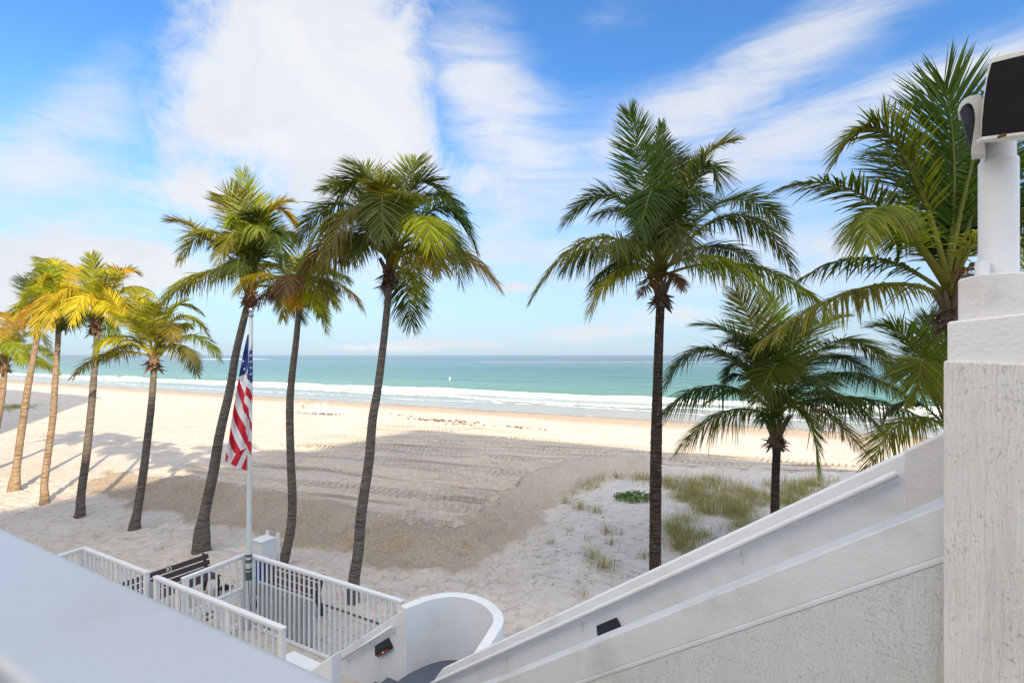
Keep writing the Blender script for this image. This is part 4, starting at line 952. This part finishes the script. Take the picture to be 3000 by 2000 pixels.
pv = a.build('paving', m); tag(pv, kind='structure')
a = MB(); a.box(sp(-8.55, d0 + 1.345, -.02), 6.1, .045, .14, SD); pe = a.build('paving_edging', M['brownedge']); tag(pe, kind='structure')

# ------------------------------------------------------------------ benches
def bench(pc, along, face, length, label, slatmat, zb=.03, mark=None):
    along = along.normalized(); face = face.normalized()
    r = empty('park_bench', Vector((pc.x, pc.y, zb)), label, 'bench', 'slatted benches on the paving')
    c0 = Vector((pc.x, pc.y, zb))
    def q(u, f, z): return c0 + along * u + face * f + UZ * z
    # side frames: rear leg, seat bearer, back post, curved front leg
    for u in (-length / 2 + .05, length / 2 - .05):
        a = MB(); h = along * .05
        prof = [(-.22, 0), (-.10, 0), (-.03, .20), (.02, .34), (.34, .36), (.36, .30), (.30, .0), (.42, .0), (.47, .34), (.44, .42), (.36, .455), (.08, .435), (.03, .50), (-.12, .86), (-.19, .86), (-.08, .50), (-.10, .30)]
        a.prism([q(u, f, z) - h / 2 for f, z in prof], h); a.build('side_frame', M['iron'], r, .012)
    for i in range(3):
        z0 = .505 + i * .125; f0 = .015 - i * .047
        a = MB(); a.box(q(0, f0 + .035, z0 + .05), length, .03, .108, along, 0, (face * -.36 + UZ * 1)); s_ = a.build('back_slat', slatmat, r, .006)
    for i in range(4):
        a = MB(); a.box(q(0, .085 + i * .105, .452), length, .092, .03, along); a.build('seat_slat', slatmat, r, .006)
    if mark:
        txt, u, size = mark
        cu = bpy.data.curves.new('lettering', 'FONT'); cu.body = 'R' if txt == 'R1' else txt; cu.size = size; cu.extrude = .002; cu.align_x = 'CENTER'
        to = bpy.data.objects.new('tmp', cu); COL.objects.link(to)
        dg = bpy.context.evaluated_depsgraph_get(); me = bpy.data.meshes.new_from_object(to.evaluated_get(dg)); bpy.data.objects.remove(to)
        upv = (face * -.36 + UZ).normalized(); xv = along if along.cross(upv).dot(face) > 0 else -along
        mt = Matrix((xv, upv, xv.cross(upv))).transposed().to_4x4()
        mt.translation = q(u, -.0085, .772) - wloc(r)
        if txt == 'R1':
            bm = bmesh.new(); bm.from_mesh(me)
            for pl_ in ([(.052, 0), (.068, 0), (.068, size * .7), (.052, size * .7)], [(.030, size * .52), (.052, size * .60), (.052, size * .7), (.030, size * .60)]):
                bm.faces.new([bm.verts.new((x_, y_, .002)) for x_, y_ in pl_])
            bm.to_mesh(me); bm.free()
        me.transform(mt); me.materials.clear(); me.materials.append(M['text'])
        o = bpy.data.objects.new('lettering', me); COL.objects.link(o); o.parent = r
    return r
b1a = at(365, 1712, 10.2); b1 = Vector((-7.50, 11.10, 0))
bench(b1 + SD * .02, ND, SD, 1.85, 'dark slatted bench marked R1 facing away from the sand', M['darkwood'], mark=('R1', .04, .12))
b2c = Vector((-4.72, 11.02, 0)); bench(b2c, SD, -ND, 1.62, 'reddish brown slatted bench standing behind the translucent screen', M['redwood'], mark=('//', .05, .11))
bg = Vector((-6.78, 12.0, .03))
a = MB()
for i in range(2):
    o = bg + SD * (.11 * i) + ND * (.03 * i)
    a.tube([o - ND * .12 + UZ * .025, o - ND * .04 + UZ * .03, o + ND * .08 + UZ * .03, o + ND * .14 + UZ * .025], [.022, .034, .038, .022], 8)
    a.tube([o - ND * .02 - SD * .05 + UZ * .03, o - ND * .02 + UZ * .08, o - ND * .02 + SD * .05 + UZ * .03], .009, 6); a.tube([o + ND * .09 - SD * .05 + UZ * .03, o + ND * .07 + UZ * .10, o + ND * .09 + SD * .05 + UZ * .03], .009, 6)
sd_ = a.build('sandals', M['black'], None, smooth=True); tag(sd_, 'pair of black sandals left beneath the R1 bench', 'sandals')

# bin housing
bx = at(772, 1600, 11.9); bx.z = 0
br = empty('bin_shelter', bx, 'white box shelter on posts behind the fence corner', 'bin shelter')
def bq(u, v, z): return bx + SD * u + ND * v + UZ * z
a = MB(); a.box(bq(0, 0, 1.02), .36, .34, .40, SD); a.box(bq(0, 0, 1.235), .40, .38, .03, SD); a.build('box', M['rail'], br, .012)
for u in (-.15, .23):
    a = MB(); a.box(bq(u, .21, .66), .075, .06, 1.36, SD); a.build('post', M['rail'], br, .01)
bn_ = bx - ND * .08 - SD * .03
a = MB(); a.hexa([bn_ + SD * x * .15 + ND * y * .15 + UZ * .02 for x, y in ((-1, -1), (1, -1), (1, 1), (-1, 1))], [bn_ + SD * x * .20 + ND * y * .19 + UZ * .72 for x, y in ((-1, -1), (1, -1), (1, 1), (-1, 1))])
bi_ = empty('waste_bin', Vector((bn_.x, bn_.y, 0)), 'blue plastic bin under the white box shelter', 'bin'); a.build('body', M['blue'], bi_, .02)
a = MB(); a.box(bn_ + UZ * .745, .43, .41, .045, SD); a.build('lid', M['blue'], bi_, .015)

# ------------------------------------------------------------------ flagpole, flag
YF = 10.22
pb = at(727, 1790, YF); pt = at(735.5, 925, YF)
fpz = empty('flagpole', Vector((pb.x, pb.y, 0)), 'slender pale flagpole with silver ball standing at fence corner', 'flagpole')
dirp = (pt - pb).normalized(); foot = pb + dirp * (-(pb.z + .1) / dirp.z)
a = MB(); a.tube([foot, pb, pb.lerp(pt, .5), pt], [.056, .054, .044, .036], 16); a.build('pole', M['steel'], fpz, smooth=True, fix=False)
a = MB(); a.tube([pt - dirp * .01, pt + dirp * .02, pt + dirp * .05], [.05, .055, .02], 14); a.build('truck', M['wire'], fpz, smooth=True)
a = MB(); bc_ = pt + dirp * .115
nr = 10; vs = []; fs = []
for i in range(nr + 1):
    for j in range(14):
        th = math.pi * i / nr; ph = 2 * math.pi * j / 14; vs.append(bc_ + Vector((math.sin(th) * math.cos(ph), math.sin(th) * math.sin(ph), math.cos(th))) * .047)
for i in range(nr):
    for j in range(14): fs.append((i * 14 + j, i * 14 + (j + 1) % 14, (i + 1) * 14 + (j + 1) % 14, (i + 1) * 14 + j))
a.add(vs, fs); a.build('finial_ball', M['chrome'], fpz, smooth=True)
a = MB()
for y0, y1 in ((1622, 1629), (1637, 1646), (1662, 1668), (1672, 1696)):
    c0 = at(728.6, y0, YF); c1 = at(728.4, y1, YF); a.tube([c0, c1], .058, 14)
a.tube([at(727, 1690, YF - .05), at(731, 1760, YF - .07), at(737, 1790, YF - .07)], .006, 5)
a.build('tape', M['tape'], fpz, smooth=False)
mC = M['steel']
fb = MB()
kf = .287
def fxy(x, y): return (600 + kf * x, 950 + kf * y)
def fdep(x, y):   # pleats, metres
    e = x - (455 - .10 * y)
    return YF - .10 + .07 * math.sin(x * .045 + y * .006) + .03 * math.sin(x * .10 - y * .011) + (.10 if y < 430 else 0) * (1 if abs(x - 452) > -1 else 0)
def fpt(x, y, o=0.): X, Yy = fxy(x, y); return at(X, Yy, fdep(x, y) - o)
def resample(pl, n):
    pl = [Vector((*q, 0)) for q in pl]; P, _ = catmull(pl, [0] * len(pl), 6) if len(pl) > 2 else (pl, None)
    ds = [0]
    for i in range(len(P) - 1): ds.append(ds[-1] + (P[i + 1] - P[i]).length)
    out = []
    for j in range(n):
        t = ds[-1] * j / (n - 1); i = 0
        while i < len(P) - 2 and ds[i + 1] < t: i += 1
        f = (t - ds[i]) / max(ds[i + 1] - ds[i], 1e-6); out.append(P[i].lerp(P[i + 1], min(f, 1)))
    return out
def strip(up, lo, mi, n=14, mrows=4):
    U = resample(up, n); Lw = resample(lo, n); vs = []
    for r_ in range(mrows + 1):
        for j in range(n):
            q = U[j].lerp(Lw[j], r_ / mrows); vs.append(fpt(q.x, q.y))
    fb.add(vs, [(r_ * n + j, r_ * n + j + 1, (r_ + 1) * n + j + 1, (r_ + 1) * n + j) for r_ in range(mrows) for j in range(n - 1)], mi)
RED, WHT, NVY = 0, 1, 2
strip([(434, 108), (400, 260), (372, 400), (345, 537)], [(452, 100), (446, 260), (440, 420), (418, 502)], NVY)
strip([(450, 120), (447, 260), (440, 420), (430, 552)], [(479, 120), (486, 280), (490, 440), (489, 615)], NVY)
b1_ = [(357, 535), (380, 640), (408, 715)]; 
strip([(357, 533), (380, 640), (408, 712)], [(418, 502), (432, 555), (412, 712)], WHT, 8)
strip([(430, 552), (458, 575), (489, 615)], [(420, 628), (460, 668), (488, 745)], WHT, 8)
strip([(420, 626), (460, 666), (488, 742)], [(411, 716), (455, 760), (470, 810), (482, 875)], RED, 8)
strip([(411, 714), (455, 760), (470, 810), (482, 873)], [(400, 790), (445, 850), (450, 930), (481, 1012)], WHT, 8)
R1u = [(350, 537), (378, 640), (410, 716), (400, 790), (445, 850), (450, 930), (481, 1010)]; R1l = [(328, 640), (350, 720), (385, 830), (390, 880), (432, 932), (442, 1005), (478, 1102)]
W2l = [(303, 790), (330, 890), (370, 970), (414, 1040), (424, 1110), (477, 1212)]; R2l = [(284, 910), (310, 1000), (360, 1110), (405, 1200), (427, 1238), (474, 1345)]
W3l = [(262, 1040), (290, 1130), (330, 1220), (366, 1287)]; R3l = [(245, 1180), (270, 1250), (306, 1318)]
strip(R1u, R1l, RED); strip(R1l, W2l, WHT); strip(W2l, R2l, RED)
strip([(284, 910), (310, 1000), (360, 1110), (412, 1215)], W3l[:-1] + [(412, 1262)], WHT)
strip([(262, 1040), (290, 1130), (330, 1220), (368, 1287)], R3l, RED); strip(R3l, [(220, 1290), (238, 1345), (300, 1325)], WHT, 8); strip([(220, 1290), (235, 1330), (250, 1352)], [(208, 1400), (215, 1405), (245, 1358)], RED, 6, 2)
strip([(238, 1345), (270, 1335), (306, 1318)], [(222, 1402), (245, 1412), (266, 1420)], WHT, 6)
strip([(325, 1308), (368, 1287), (412, 1262)], [(264, 1418), (290, 1440), (322, 1450)], RED, 6)
strip([(412, 1262), (422, 1250), (429, 1240)], [(322, 1450), (345, 1462), (372, 1472)], WHT, 6)
strip([(429, 1330), (430, 1400), (429, 1492)], [(405, 1390), (385, 1440), (372, 1472)], RED, 6)
strip([(429, 1240), (430, 1290), (429, 1330)], [(412, 1262), (420, 1340), (405, 1390)], WHT, 6)
strip([(418, 502), (424, 520), (432, 550)], [(421, 500), (430, 515), (436, 545)], RED, 4, 1)
for sx_, sy_, sr_ in ((390, 375, 15), (367, 432, 13), (404, 456, 15), (470, 318, 15), (470, 380, 15), (470, 441, 15), (470, 507, 15), (389, 293, 9), (474, 258, 9)):
    vs = []
    for j in range(10):
        rr = sr_ if j % 2 == 0 else sr_ * .42; th = math.pi / 2 + math.pi * j / 5; vs.append(fpt(sx_ + rr * math.cos(th), sy_ - rr * math.sin(th), .012))
    fb.add(vs + [fpt(sx_, sy_, .012)], [(j, (j + 1) % 10, 10) for j in range(10)], WHT)
flag = fb.build('flag', [M['red'], M['fwhite'], M['navy']], None, smooth=True, fix=False); tag(flag, 'limp United States flag hanging down its pole', 'flag')

# ------------------------------------------------------------------ loungers, seaweed, buoy
def lounger(p, ang, back, label, towel=None, towelc=None):
    r = empty('beach_lounger', p, label, 'beach lounger', 'white loungers near the water'); ax = Vector((math.cos(ang), math.sin(ang), 0)); ay = Vector((-ax.y, ax.x, 0))
    def q(u, v, z): return p + ax * u + ay * v + UZ * z
    a = MB()
    for v in (-.31, .31):
        a.tube([q(-.55, v, .33), q(1.25, v, .33)], .024, 6)
        a.tube([q(-.35, v, .33), q(-.35 - .75 * math.cos(back), v, .33 + .75 * math.sin(back))], .024, 6)
    a.build('frame', M['lounge'], r)
    for u in (-.5, .35, 1.15):
        for v in (-.31, .31):
            a = MB(); a.tube([q(u, v, .33), q(u + .08, v, 0)], .022, 6); a.build('leg', M['lounge'], r)
    a = MB(); a.box(q(.45, 0, .355), 1.55, .60, .02, ax); a.build('seat', M['lounge'], r)
    bd = -ax * math.cos(back) + UZ * math.sin(back); a = MB(); a.box(q(-.35, 0, .36) + bd * .40, .82, .60, .02, bd, 0, bd.cross(ay)); bk = a.build('backrest', M['lounge'], r)
    if towel:
        a = MB(); a.box(q(-.35, 0, .36) + bd * towel[0] + (ax * math.sin(back) + UZ * math.cos(back)) * .022, towel[1], .50, .02, bd, 0, bd.cross(ay)); a.build('towel', towelc, r)
def onsand(px, py):
    v = gnd(px, py, -.25); v.z = sz(v.x, v.y); return v
lounger(onsand(903, 1218), R(-12), R(58), 'white lounger with tan cloth on its back, leftmost of three', (.40, .55), M['tan'])
lounger(onsand(950, 1220), R(-14), R(52), 'plain white lounger, middle of the three by the water')
lounger(onsand(972, 1218), R(-10), R(62), 'white lounger with blue strip on its raised back, rightmost of three', (.66, .08), M['blue'])
a = MB(); random.seed(5)
for cx, cy, n in ((1245, 1231, 30), (1300, 1236, 34), (1345, 1236, 30), (1365, 1249, 20), (1530, 1256, 16), (1150, 1215, 8)):
    c_ = onsand(cx, cy)
    for i in range(n):
        o = c_ + SD * random.gauss(0, 1.3) + ND * random.gauss(0, .35); o.z = sz(o.x, o.y) + .01; th = random.uniform(0, 6.28); r_ = random.uniform(.05, .26)
        d = Vector((math.cos(th), math.sin(th), 0)); e = Vector((-d.y, d.x, 0)); h_ = random.uniform(.02, .10)
        a.add([o - d * r_, o - e * r_ * .5, o + d * r_, o + e * r_ * .5, o + UZ * h_], [(0, 1, 4), (1, 2, 4), (2, 3, 4), (3, 0, 4)])
sw = a.build('seaweed', M['weed'], fix=False); tag(sw, 'dry brown seaweed scattered along the upper beach', 'seaweed', kind='stuff')
bp = gnd(1317, 1112, SEA_Z)
by = empty('buoy', bp, 'small white marker buoy floating beyond the breakers', 'buoy'); a = MB(); a.tube([bp - UZ * .2, bp + UZ * .1, bp + UZ * .3, bp + UZ * .6, bp + UZ * .68], [.16, .22, .20, .11, .04], 14); a.build('float', M['lounge'], by, smooth=True)
a = MB(); a.tube([bp + UZ * .12, bp + UZ * .20], [.225, .222], 14); a.build('band', M['orange'], by)

# ------------------------------------------------------------------ dune vegetation
def blades(mb, o, n, spread, h, cols, lean=.5, wid=.008):
    for i in range(n):
        th = random.uniform(0, 6.28); rr = abs(random.gauss(0, spread)); p_ = o + Vector((math.cos(th) * rr, math.sin(th) * rr, 0))
        l = h * random.uniform(.45, 1.1); lt = random.uniform(0, 6.28); ln_ = random.uniform(.05, lean)
        d = Vector((math.cos(lt) * ln_, math.sin(lt) * ln_, 1)).normalized(); sd_ = Vector((-math.sin(lt), math.cos(lt), 0)) * wid * random.uniform(.6, 1.3)
        m1 = p_ + d * l * .5; e = p_ + d * l + Vector((math.cos(lt), math.sin(lt), -.45)) * l * ln_ * .7
        c_ = random.choice(cols); c_ = tuple(x * random.uniform(.75, 1.2) for x in c_)
        mb.add([p_ - sd_, p_ + sd_, m1 + sd_ * .8, m1 - sd_ * .8, e], [(0, 1, 2, 3), (3, 2, 4)], 0, c_)
GC = [(.34, .31, .12), (.42, .36, .17), (.24, .26, .085), (.46, .38, .21), (.24, .15, .08)]
GC2 = [(.27, .29, .09), (.18, .22, .06), (.36, .33, .14)]
random.seed(21)
gm = MB(); GP = [(1640, 1440), (1745, 1396), (1860, 1396), (2000, 1402), (2330, 1400), (2480, 1405), (2440, 1450), (2060, 1640), (1975, 1610), (1950, 1545), (2020, 1500), (1935, 1468), (1925, 1425), (1850, 1425)]
GPA = np.array(GP, float)
cnt = 0
while cnt < 500:
    x, y = random.uniform(1650, 2480), random.uniform(1394, 1640)
    if not inside(np.array([x]), np.array([y]), GPA)[0]: continue
    o = gnd(x, y, .12)
    if float(fbm(np.array([o.x * .9]), np.array([o.y * .9]), 2, 88)[0]) < .47 + .07 * random.random(): continue
    o.z = sz(o.x, o.y); blades(gm, o, 26, .30, random.uniform(.30, .70), GC if random.random() < .7 else GC2, 1.15, .0045); cnt += 1
gr = gm.build('dune_grass', M['grass'], colattr=True, fix=False); tag(gr, 'dense straw-green grass covering the dune', 'grass', kind='stuff')
tufts = [(1700, 1485, 60, .5, 'bushy grass tuft at the berm edge, largest at left of dune'), (1655, 1465, 45, .5, 'grass tuft nearest the coarse sand berm'), (1745, 1505, 45, .45, 'grass tuft just below the bushy one at the berm edge'), (1770, 1670, 70, .55, 'broad green tuft close to the stair wall'),
         (1735, 1640, 40, .5, 'upright tuft just above the broad green one'), (1590, 1528, 16, .28, 'small isolated tuft on the open pale sand'), (1612, 1590, 14, .32, 'thin spiky tuft lowest on open sand at left'), (1668, 1560, 14, .35, 'thin sparse tuft standing alone mid pale sand'),
         (1775, 1566, 36, .4, 'round tuft in the middle of white sand left of dark trunk'), (1790, 1600, 24, .38, 'scraggly brown tuft below the round one'), (1718, 1592, 14, .38, 'wispy pale tuft left of the scraggly brown one'), (1820, 1568, 12, .4, 'twiggy thin tuft nearest the dark trunk'),
         (1883, 1628, 22, .42, 'tuft at the foot of the dark trunk'), (1712, 1745, 14, .45, 'lone slender tuft above the stair wall'), (1810, 1395, 50, .55, 'golden tuft at the back edge of the dune')]
for px, py, n, h, lab in tufts:
    o = gnd(px, py, .1); o.z = sz(o.x, o.y) - .01; a = MB(); blades(a, o, n * 2, .10 + n * .0028, h, GC if n < 40 else GC + GC2, .85, .0045)
    t_ = a.build('grass_tuft', M['grass'], colattr=True, fix=False); tag(t_, lab, 'grass tuft', 'separate grass tufts on the dune')
# bright shrub
o = gnd(1858, 1470, .1); o.z = sz(o.x, o.y)
a = MB()
for i in range(900):
    th = random.uniform(0, 6.28); rr = math.sqrt(random.random()) * .62; c_ = o + Vector((math.cos(th) * rr * 1.2, math.sin(th) * rr * .8, random.uniform(0, .34) * (1 - rr * .9) + .02))
    d = Vector((random.gauss(0, 1), random.gauss(0, 1), random.gauss(.5, .7))).normalized(); e = d.cross(Vector((random.random(), random.random(), .3))).normalized(); s_ = random.uniform(.03, .06)
    a.add([c_, c_ + d * s_ + e * s_ * .5, c_ + d * s_ * 2, c_ + d * s_ - e * s_ * .5], [(0, 1, 2, 3)])
sb_ = a.build('beach_shrub', M['shrub'], fix=False); tag(sb_, 'low bright green shrub on the dune left of dark trunk', 'shrub')
a = MB()
for i in range(160):
    x, y = random.uniform(1560, 1920), random.uniform(1440, 1720); c_ = gnd(x, y, .1); c_.z = sz(c_.x, c_.y) + .012; th = random.uniform(0, 6.28); d = Vector((math.cos(th), math.sin(th), random.uniform(-.1, .2))) * random.uniform(.02, .13)
    a.tube([c_ - d, c_ + Vector((random.uniform(-.03, .03), 0, .01)), c_ + d], [.003, .006, .003], 4)
tw = a.build('twigs', M['weed'], fix=False); tag(tw, 'dark twigs and plant litter strewn on the pale dune sand', 'plant litter', kind='stuff')
# far left clump
a = MB(); o = gnd(20, 1195, 0)
for i in range(70):
    q = o + Vector((random.gauss(0, 1.6), random.gauss(0, 1.6), 0)); q.z = sz(q.x, q.y); blades(a, q, 14, .3, .5, GC2, .8, .012)
fg = a.build('dune_grass', M['grass'], colattr=True, fix=False); tag(fg, 'dark grass clump on sand at the far left edge', 'grass', kind='stuff')

# ------------------------------------------------------------------ hotel blocks behind the viewer (they shade the near beach)
M['facade'] = white_paint('facade_paint', (.72, .70, .66), .7, .05, .1)
M['glass'] = simple('window_glass', (.03, .04, .05), .1, 0, .1, 1)
def block_house(t0, t1, d0_, d1_, h, label):
    c0 = sp((t0 + t1) / 2, (d0_ + d1_) / 2, 0); r = empty('apartment_building', c0, label, 'building', 'hotel blocks behind the beach')
    a = MB(); a.hexa([sp(t0, d0_, -.4), sp(t1, d0_, -.4), sp(t1, d1_, -.4), sp(t0, d1_, -.4)], [sp(t0, d0_, h), sp(t1, d0_, h), sp(t1, d1_, h), sp(t0, d1_, h)]); a.build('wall', M['facade'], r)
    a = MB(); nfl = int(h / 3)
    for i in range(nfl):
        z = 1.2 + i * 3
        k = int((t1 - t0) / 5)
        for j in range(k):
            tc = t0 + (j + .5) * (t1 - t0) / k; a.box(sp(tc, d1_ + .004, z + .5), 3.2, .05, 1.7, SD)
    a.build('window_panes', M['glass'], r)
HT = 37.
block_house(35.3, 95, -34, -6.0, HT, 'tall white hotel block behind the viewer to the right')
block_house(-75, -20.5, -30, -3.0, HT, 'tall white hotel block behind the viewer to the left')
block_house(-18.0, 35, -34, -7.5, 8.2, 'low white hotel wing directly behind the viewer')

# ------------------------------------------------------------------ world, sun, camera
w = bpy.data.worlds.new('World'); sc.world = w; w.use_nodes = True; nt = w.node_tree; nt.nodes.clear()
out = nt.nodes.new('ShaderNodeOutputWorld'); bgd = nt.nodes.new('ShaderNodeBackground'); L(nt, bgd.outputs[0], out.inputs[0])
sky = nt.nodes.new('ShaderNodeTexSky'); sky.sky_type = 'NISHITA'; sky.sun_disc = False; sky.sun_elevation = R(28)
sky.sun_rotation = math.atan2(SUN_DIR.x, SUN_DIR.y); sky.altitude = 0; sky.air_density = 1.0; sky.dust_density = .6; sky.ozone_density = 2.0
tc = nt.nodes.new('ShaderNodeTexCoord'); gen = tc.outputs['Generated']
sx = nt.nodes.new('ShaderNodeSeparateXYZ'); L(nt, gen, sx.inputs[0])
az = math_(nt, 'ARCTAN2', sx.outputs[0], sx.outputs[1]); elv = math_(nt, 'ARCSINE', sx.outputs[2])
ae = comb(nt, az, elv)
# cloud texture on a flat layer so it thins towards the horizon
zc_ = math_(nt, 'ADD', math_(nt, 'MAXIMUM', sx.outputs[2], 0.0), .16)
lay = comb(nt, math_(nt, 'DIVIDE', sx.outputs[0], zc_), math_(nt, 'DIVIDE', sx.outputs[1], zc_))
vo_ = nt.nodes.new('ShaderNodeVectorMath'); vo_.operation = 'ADD'; L(nt, ae, vo_.inputs[0]); vo_.inputs[1].default_value = (3.37, 1.71, .6)
n1 = noise(nt, vo_.outputs[0], 4.2, 9, .62, .7); n2 = noise(nt, ae, 12.0, 7, .62, .5)
mpw = nt.nodes.new('ShaderNodeMapping'); mpw.inputs['Rotation'].default_value = (0, 0, R(-22)); mpw.inputs['Scale'].default_value = (1.6, 8.0, 1); L(nt, ae, mpw.inputs[0])
n3 = noise(nt, mpw.outputs[0], 2.2, 7, .62, .9)
def ae_of(Dx, Dy):   # direction of a point of the view, display pixels
    x = (Dx * 1.2755 - 1500) / F; z = (HY - Dy * 1.2755) / F
    return math.atan2(x, 1), math.atan2(z, math.hypot(x, 1))
def blob(Dx, Dy, ra, re, rot=0., amp=1.):
    a_, e_ = ae_of(Dx, Dy); mp = nt.nodes.new('ShaderNodeMapping'); mp.vector_type = 'TEXTURE'
    mp.inputs['Location'].default_value = (a_, e_, 0); mp.inputs['Rotation'].default_value = (0, 0, rot); mp.inputs['Scale'].default_value = (ra, re, 1); L(nt, ae, mp.inputs[0])
    ln_ = nt.nodes.new('ShaderNodeVectorMath'); ln_.operation = 'LENGTH'; L(nt, mp.outputs[0], ln_.inputs[0])
    return smooth(nt, ln_.outputs['Value'], 0, 1.35, amp * .70, 0)
def addall(l):
    r_ = l[0]
    for x in l[1:]: r_ = math_(nt, 'ADD', r_, x)
    return r_
cum = addall([blob(690, 60, .26, .16, R(-20), 1.05), blob(760, 210, .24, .16, R(-15), 1.0), blob(640, 330, .30, .16, R(-12), .9), blob(930, 330, .34, .17, R(-8), .8), blob(1120, 420, .20, .07, 0, .55), blob(450, 250, .15, .16, R(40), .5), blob(900, 30, .18, .1, 0, .7),
              blob(330, 450, .22, .06, R(8), .85), blob(470, 460, .10, .05, 0, .5), blob(120, 600, .26, .06, R(4), 1.7), blob(300, 620, .12, .05, 0, 1.2), blob(20, 680, .14, .06, 0, 1.2), blob(1250, 20, .2, .07, 0, .5), blob(1340, 765, .16, .022, 0, 1.1), blob(1560, 725, .2, .04, 0, 1.2), blob(950, 790, .4, .018, 0, .8), blob(1000, 570, .12, .03, R(20), .25), blob(1950, 585, .16, .05, 0, 1.0), blob(1180, 660, .06, .016, 0, 1.1), blob(850, 800, .12, .012, 0, 1.0), blob(1430, 640, .2, .05, 0, .5)])
cir = addall([blob(190, 250, .05, .22, R(-30), .7), blob(270, 330, .05, .15, R(-28), .6), blob(60, 330, .06, .15, R(-35), .4), blob(1080, 160, .13, .2, R(30), .75), blob(1160, 320, .14, .16, R(20), .7), blob(1650, 330, .4, .12, R(12), .35), blob(1100, 560, .4, .10, R(6), .35), blob(1750, 165, .34, .06, R(14), .85), blob(2150, 190, .42, .05, R(10), .9), blob(1850, 60, .30, .06, R(18), .65), blob(2000, 420, .45, .22, 0, .45), blob(1500, 330, .40, .12, R(8), .40), blob(1450, 560, .6, .16, 0, .5), blob(700, 620, .6, .16, 0, .5), blob(230, 500, .6, .2, 0, .5), blob(1750, 640, .5, .12, 0, .5), blob(1300, 240, .3, .2, 0, .35), blob(1050, 120, .15, .1, 0, .35), blob(1430, 30, .10, .05, 0, .45)])
behind = smooth(nt, math_(nt, 'ABSOLUTE', az), .95, 1.6, 0, .70)  # extra cloud cover out of view, added to give more fill
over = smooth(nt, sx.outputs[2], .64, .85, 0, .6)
dc = math_(nt, 'ADD', addall([cum, behind, over]), math_(nt, 'MULTIPLY', math_(nt, 'SUBTRACT', math_(nt, 'MULTIPLY_ADD', n2, .35, math_(nt, 'MULTIPLY', n1, .65)), .5), 3.3))
dens_c = math_(nt, 'MULTIPLY', smooth(nt, dc, .34, 1.12), .97)
dci = math_(nt, 'ADD', math_(nt, 'MULTIPLY', cir, math_(nt, 'MULTIPLY_ADD', n3, 1.3, .25)), math_(nt, 'MULTIPLY', math_(nt, 'SUBTRACT', n3, .5), .35))
dens_i = math_(nt, 'MULTIPLY', smooth(nt, dci, .16, 1.15), .85)
dens = math_(nt, 'MAXIMUM', dens_c, dens_i)
haze = smooth(nt, sx.outputs[2], -.05, .46, .90, .0)
hs = nt.nodes.new('ShaderNodeHueSaturation'); L(nt, sky.outputs[0], hs.inputs['Color']); hs.inputs['Saturation'].default_value = 1.15; hs.inputs['Value'].default_value = 1.47
SKYC = mixc(nt, 1.0, hs.outputs[0], (.47, .665, .81), 'MULTIPLY')
cc_ = mixc(nt, smooth(nt, n1, .35, .62), (4.1, 4.15, 4.25), (3.6, 3.75, 4.0))
c = mixc(nt, haze, SKYC, (2.55, 3.15, 3.9))
fill_cloud = math_(nt, 'MAXIMUM', smooth(nt, math_(nt, 'ABSOLUTE', az), 1.0, 2.2), smooth(nt, sx.outputs[2], .66, .92))  # unseen cloud behind and overhead, brightened to fill the shaded foreground
cc_ = mixc(nt, fill_cloud, cc_, (10.5, 10.1, 9.6))
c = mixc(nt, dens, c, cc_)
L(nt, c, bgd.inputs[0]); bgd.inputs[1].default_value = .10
sl_ = bpy.data.lights.new('sun', 'SUN'); sl_.energy = 3.5; sl_.angle = R(.53); sl_.color = (1, .80, .55)
so = bpy.data.objects.new('sun', sl_); COL.objects.link(so); so.rotation_euler = (-SUN_DIR).to_track_quat('-Z', 'Y').to_euler()
cd_ = bpy.data.cameras.new('camera'); co = bpy.data.objects.new('camera', cd_); COL.objects.link(co)
cd_.lens = 18; cd_.sensor_width = 36; cd_.shift_y = 40 / 3000; co.location = CAM; co.rotation_euler = (R(90), 0, 0)
cd_.clip_start = .05; cd_.clip_end = 100000
cd_.dof.use_dof = True; cd_.dof.focus_distance = 13; cd_.dof.aperture_fstop = 9
sc.camera = co
sc.view_settings.view_transform = 'Standard'; sc.view_settings.look = 'None'; sc.view_settings.exposure = 1.15; sc.view_settings.gamma = 1
sc.cycles.max_bounces = 8; sc.cycles.transparent_max_bounces = 12; sc.cycles.use_denoising = True
